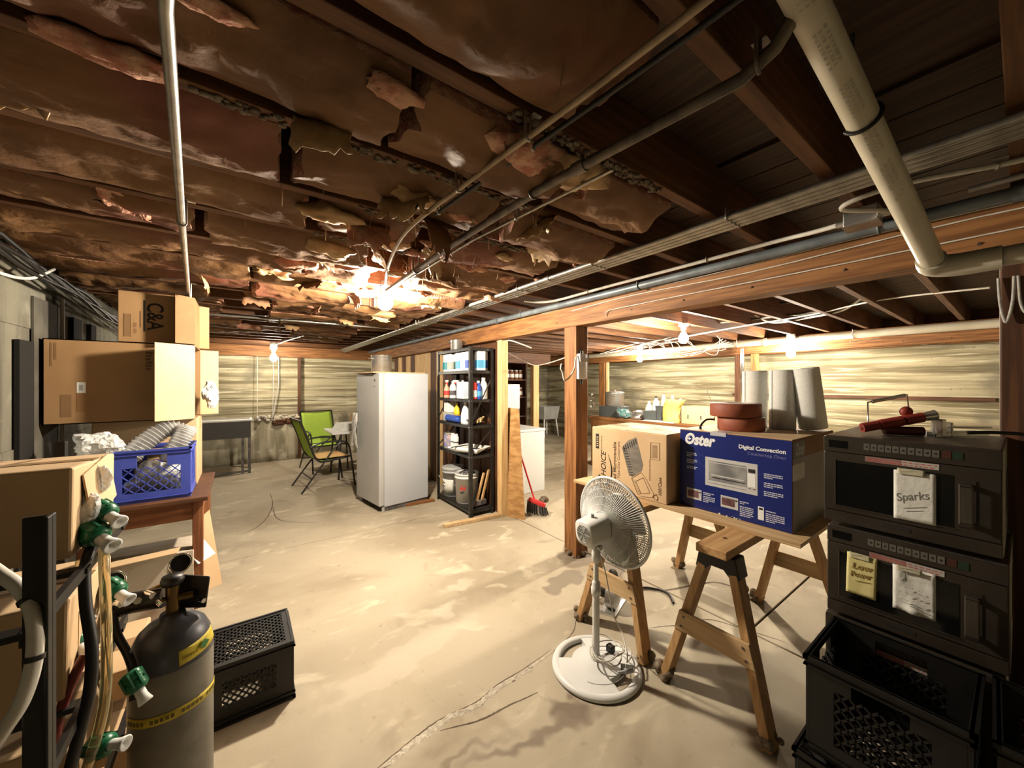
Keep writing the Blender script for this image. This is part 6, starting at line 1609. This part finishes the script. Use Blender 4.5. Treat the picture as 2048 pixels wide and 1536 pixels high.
g.grid(cu, 10, 10); g.grid(lambda u, v: Vector((-.15 + .40*u, -.24 + .48*v, .442 + .001*0)), 2, 2); g.build('seat_cushion', mat('lime_orange_cushion', (.82,.52,.20), .8, c2=(.78,.28,.14), scale=3), ch)
patio_chair('lime sling patio chair facing the camera in front of the back wall', (1.20, 7.32, 0), radians(-80), LIME)
tt = thing('folding_table', 'white topped folding table behind the freezer with papers on it', 'table', (1.76, 6.62, 0), 0)
g = MB(); g.box(-.62, -.38, .715, .62, .38, .745); g.build('table_top', WHITEP, tt, bevel=.006)
for sx in (-1, 1):
    for sy in (-1, 1):
        g = MB(); g.cyl((sx*.48, sy*.30, .715), (sx*.52, sy*.32, 0), .014, n=8); g.build('leg', BLACKM, tt)
pp = thing('paper_stack', 'stack of white papers and folders on the folding table', 'paper', (1.42, 6.62, .7455), .2)
for k in range(5):
    g = MB(); g.box(-.15 + .012*k, -.20 + .01*k, .022*k, .15 + .01*k, .20 - .008*k, .022*k + .0215); g.build('sheaf', PAPER, pp)
carton('small_box', 'small tan box at the freezer side of the folding table', 1.66, 6.78, .7455, .22, .2, .24, .2, CARD)
bottle('dark bottle cap tin on the folding table beside papers', 1.52, 6.32, .745, SMOKE, [(.03,0),(.03,.04),(.02,.05)], name='small_tin', cat='tin')
dk = thing('dark_side_table', 'dark framed narrow table with a pale top against the back wall', 'table', (-.30, 7.95, 0))
g = MB(); g.box(-.48, -.30, .88, .46, .30, .905); g.build('table_top', PAPER, dk, bevel=.003)
g = MB(); g.box(-.46, -.285, .60, .44, -.27, .875); g.build('front_apron', mat('dark_grey_apron', (.06,.055,.05), .5), dk)
for x in (.33, .425):
    g = MB(); g.box(x - .018, -.28, 0, x + .018, -.24, .88); g.build('leg', SMOKE, dk)
for x in (-.45, .425):
    g = MB(); g.box(x - .018, .22, 0, x + .018, .26, .88); g.build('leg', SMOKE, dk)
g = MB(); g.box(-.46, -.275, .02, .42, -.245, .05); g.build('foot_rail', SMOKE, dk)
g = MB(); g.bar((-.42,0,.93),(.43,-.1,.935),.20,.016); o = g.build('metal_strip', STEEL); o.location = (-.30, 7.95, -.0172); tag(o, 'bright metal strip lying on the dark side table', 'strip')

# ------------------------------------------------------------------ workbench beyond the beam
WBX0, WBX1, WBY0, WBY1, WBZ = 5.22, 6.05, 2.35, 4.75, .905
wb = thing('workbench', 'long wooden workbench beyond the beam crowded with kitchenware', 'workbench', ((WBX0+WBX1)/2, (WBY0+WBY1)/2, 0))
for k in range(4):
    g = MB(); x = -.415 + .2075*k; g.box(x + .002, -1.2, WBZ - .04, x + .2055, 1.2, WBZ); g.build('top_plank', BEAM_W[1], wb, bevel=.003)
g = MB(); g.box(-.40, -1.18, WBZ - .15, -.37, 1.18, WBZ - .04); g.build('front_rail', BEAM_W[1], wb)
for x in (-.36, .36):
    for y in (-1.1, 0, 1.1):
        g = MB(); g.box(x-.045, y-.045, 0, x+.045, y+.045, WBZ - .04); g.build('leg', BEAM_W[2], wb)
g = MB(); g.box(-.36, -1.15, .25, .36, 1.15, .28); g.build('lower_shelf', DARK_W[1], wb)
def on_bench(px, py, back=0.0):
    p = F(px, py, WBZ); return p + Vector((back, 0, 0))
def onb(px, x):      # the point of the bench top at depth x that is sighted at column px
    k = (px - 1024) / FPX; c, s = cos(YAW), sin(YAW); y = x * (c - k*s) / (s + k*c); return Vector((x, y, WBZ + .0005))
p = onb(1228, 5.55); carton('dark_crate_box', 'dark box under the stockpot at the post end of the workbench', p.x, p.y, WBZ + .0005, .34, .42, .19, 0, TRAYBL, tape=False)
pot('stock_pot', 'lidded steel stockpot on the dark box at the workbench end', (p.x, p.y - .02, WBZ + .1915), .165, .235, lid=True)
p = onb(1246, 5.34); crumple('teal_bag', 'teal plastic bag on the workbench below the stockpot', 'bag', p + Vector((0,0,.085)), .08, 2, mat('teal_bag_plastic', (.05,.22,.22), .3, c2=(.35,.38,.36), scale=14), (1,1.3,.9))
p = onb(1278, 5.50)
t = thing('steel_bowl', 'upturned steel mixing bowl on the workbench', 'bowl', p + Vector((0,0,.003)))
g = MB(); g.lathe([(.165,0),(.17,.004),(.155,.06),(.11,.115),(.05,.14),(0,.145)], 32); g.build('bowl_shell', STEEL, t)
p = onb(1262, 5.42); crumple('wire_rack', 'tangle of bright wire utensils beside the steel bowl', 'utensils', p + Vector((0,0,.075)), .075, 7, CHROME, (.6,1,.9))
p = onb(1305, 5.42); t = thing('dark_tub', 'dark grey tub on the workbench, lower front one', 'tub', p)
g = MB(); g.lathe([(.10,0),(.125,.15),(.13,.15),(.13,.158),(.118,.158),(.095,.01),(0,.01)], 4, Matrix.Rotation(pi/4 + .2, 4, 'Z') @ Matrix.Diagonal((1.1,1.3,1,1)), smooth=False); g.build('tub_wall', TRAYBL, t)
p = onb(1327, 5.46); t = thing('dark_tub', 'taller dark grey tub on the workbench holding a white cone', 'tub', p)
g = MB(); g.lathe([(.085,0),(.105,.235),(.112,.235),(.112,.245),(.098,.245),(.08,.01),(0,.01)], 4, Matrix.Rotation(pi/4, 4, 'Z') @ Matrix.Diagonal((1.1,1.2,1,1)), smooth=False); g.build('tub_wall', TRAYBL, t)
t = thing('white_funnel', 'white upturned funnel standing in the taller dark tub', 'funnel', p + Vector((0,0,.012)))
g = MB(); g.lathe([(.072,.16),(.075,.165),(.030,.36),(.018,.41),(.012,.41),(.012,.40)], 20); g.cyl((0,0,0),(0,0,.165),.07,n=16); g.build('funnel_cone', GREYW, t)
for px, x, h, lab in ((1312, 5.75, .36, 'tall white bottle behind the dark tubs on the workbench'), (1298, 5.80, .27, 'shorter white bottle behind the dark tubs on the workbench'), (1345, 5.80, .38, 'white bottle beside the yellow bag on the workbench')):
    p = onb(px, x); bottle(lab, p.x, p.y, WBZ, WHITEP, [(.06,0),(.065,.01),(.065,h*.6),(.04,h*.85),(.02,h*.95),(.018,h)], cap=BLACKP if px == 1312 else WHITEP, name='white_bottle')['group'] = 'white bottles on the workbench'
p = onb(1342, 5.36)
t = thing('yellow_bag', 'yellow plastic bag standing beside the cardboard tray on the workbench', 'bag', p)
g = MB()
def yb(u, v):
    a = 2*pi*u; z = .36*v; r = .10*(1 - .15*v) + .02*noise.noise(Vector((cos(a)*2, sin(a)*2, v*3))); return Vector((r*cos(a)*.8, r*sin(a)*1.35 - .10*v**3*(1 if sin(a) < 0 else .3), max(z + .04*noise.noise(Vector((cos(a)*2, sin(a)*2, 5)))*v, 0)))
g.grid(yb, 32, 14); g.build('bag_film', CLOTHY, t, solid=.003)
p0 = onb(1362, 5.34); p1 = onb(1436, 5.34); L_ = abs(p1.y - p0.y)
t = thing('cardboard_tray', 'open cardboard tray with slots at the camera end of the workbench', 'box', (5.34 + .18, (p0.y + p1.y)/2, WBZ + .0005))
g = MB(); w = .006; H_ = .265
g.box(-.18,-L_/2,0,-.18+w,L_/2,H_); g.box(.18-w,-L_/2,0,.18,L_/2,H_); g.box(-.18,-L_/2,0,.18,-L_/2+w,H_); g.box(-.18,L_/2-w,0,.18,L_/2,H_); g.box(-.18,-L_/2,0,.18,L_/2,w); g.build('tray_wall', CARD_L, t)
g = MB()
for k in range(3): g.box(-.1812, L_/2 - .10 - .19*k, .08, -.1795, L_/2 - .115 - .19*k, .14)
tag(g.build('hand_slot', INK, t), kind='stuff')
t = thing('ladle', 'steel ladle standing up out of the cardboard tray', 'ladle', (5.50, p1.y + .12, WBZ + .007))
g = MB(); g.bar((0,0,.20),(-.02,.10,.50),.022,.005); g.build('handle', CHROME, t); g = MB(); g.ball((0,-.02,.23),.06,16,10,(1,1,.6)); g.cyl((0,-.02,0),(0,-.02,.2),.02,n=8); g.build('bowl', STEEL, t)
p = onb(1316, 5.24); t = thing('white_tray', 'thin white tray at the front edge of the workbench', 'tray', p)
g = MB(); g.box(-.01,-.26,0,.16,.26,.010); g.box(-.012,-.262,.008,.162,.262,.016); g.build('tray_pan', WHITEP, t, bevel=.003)
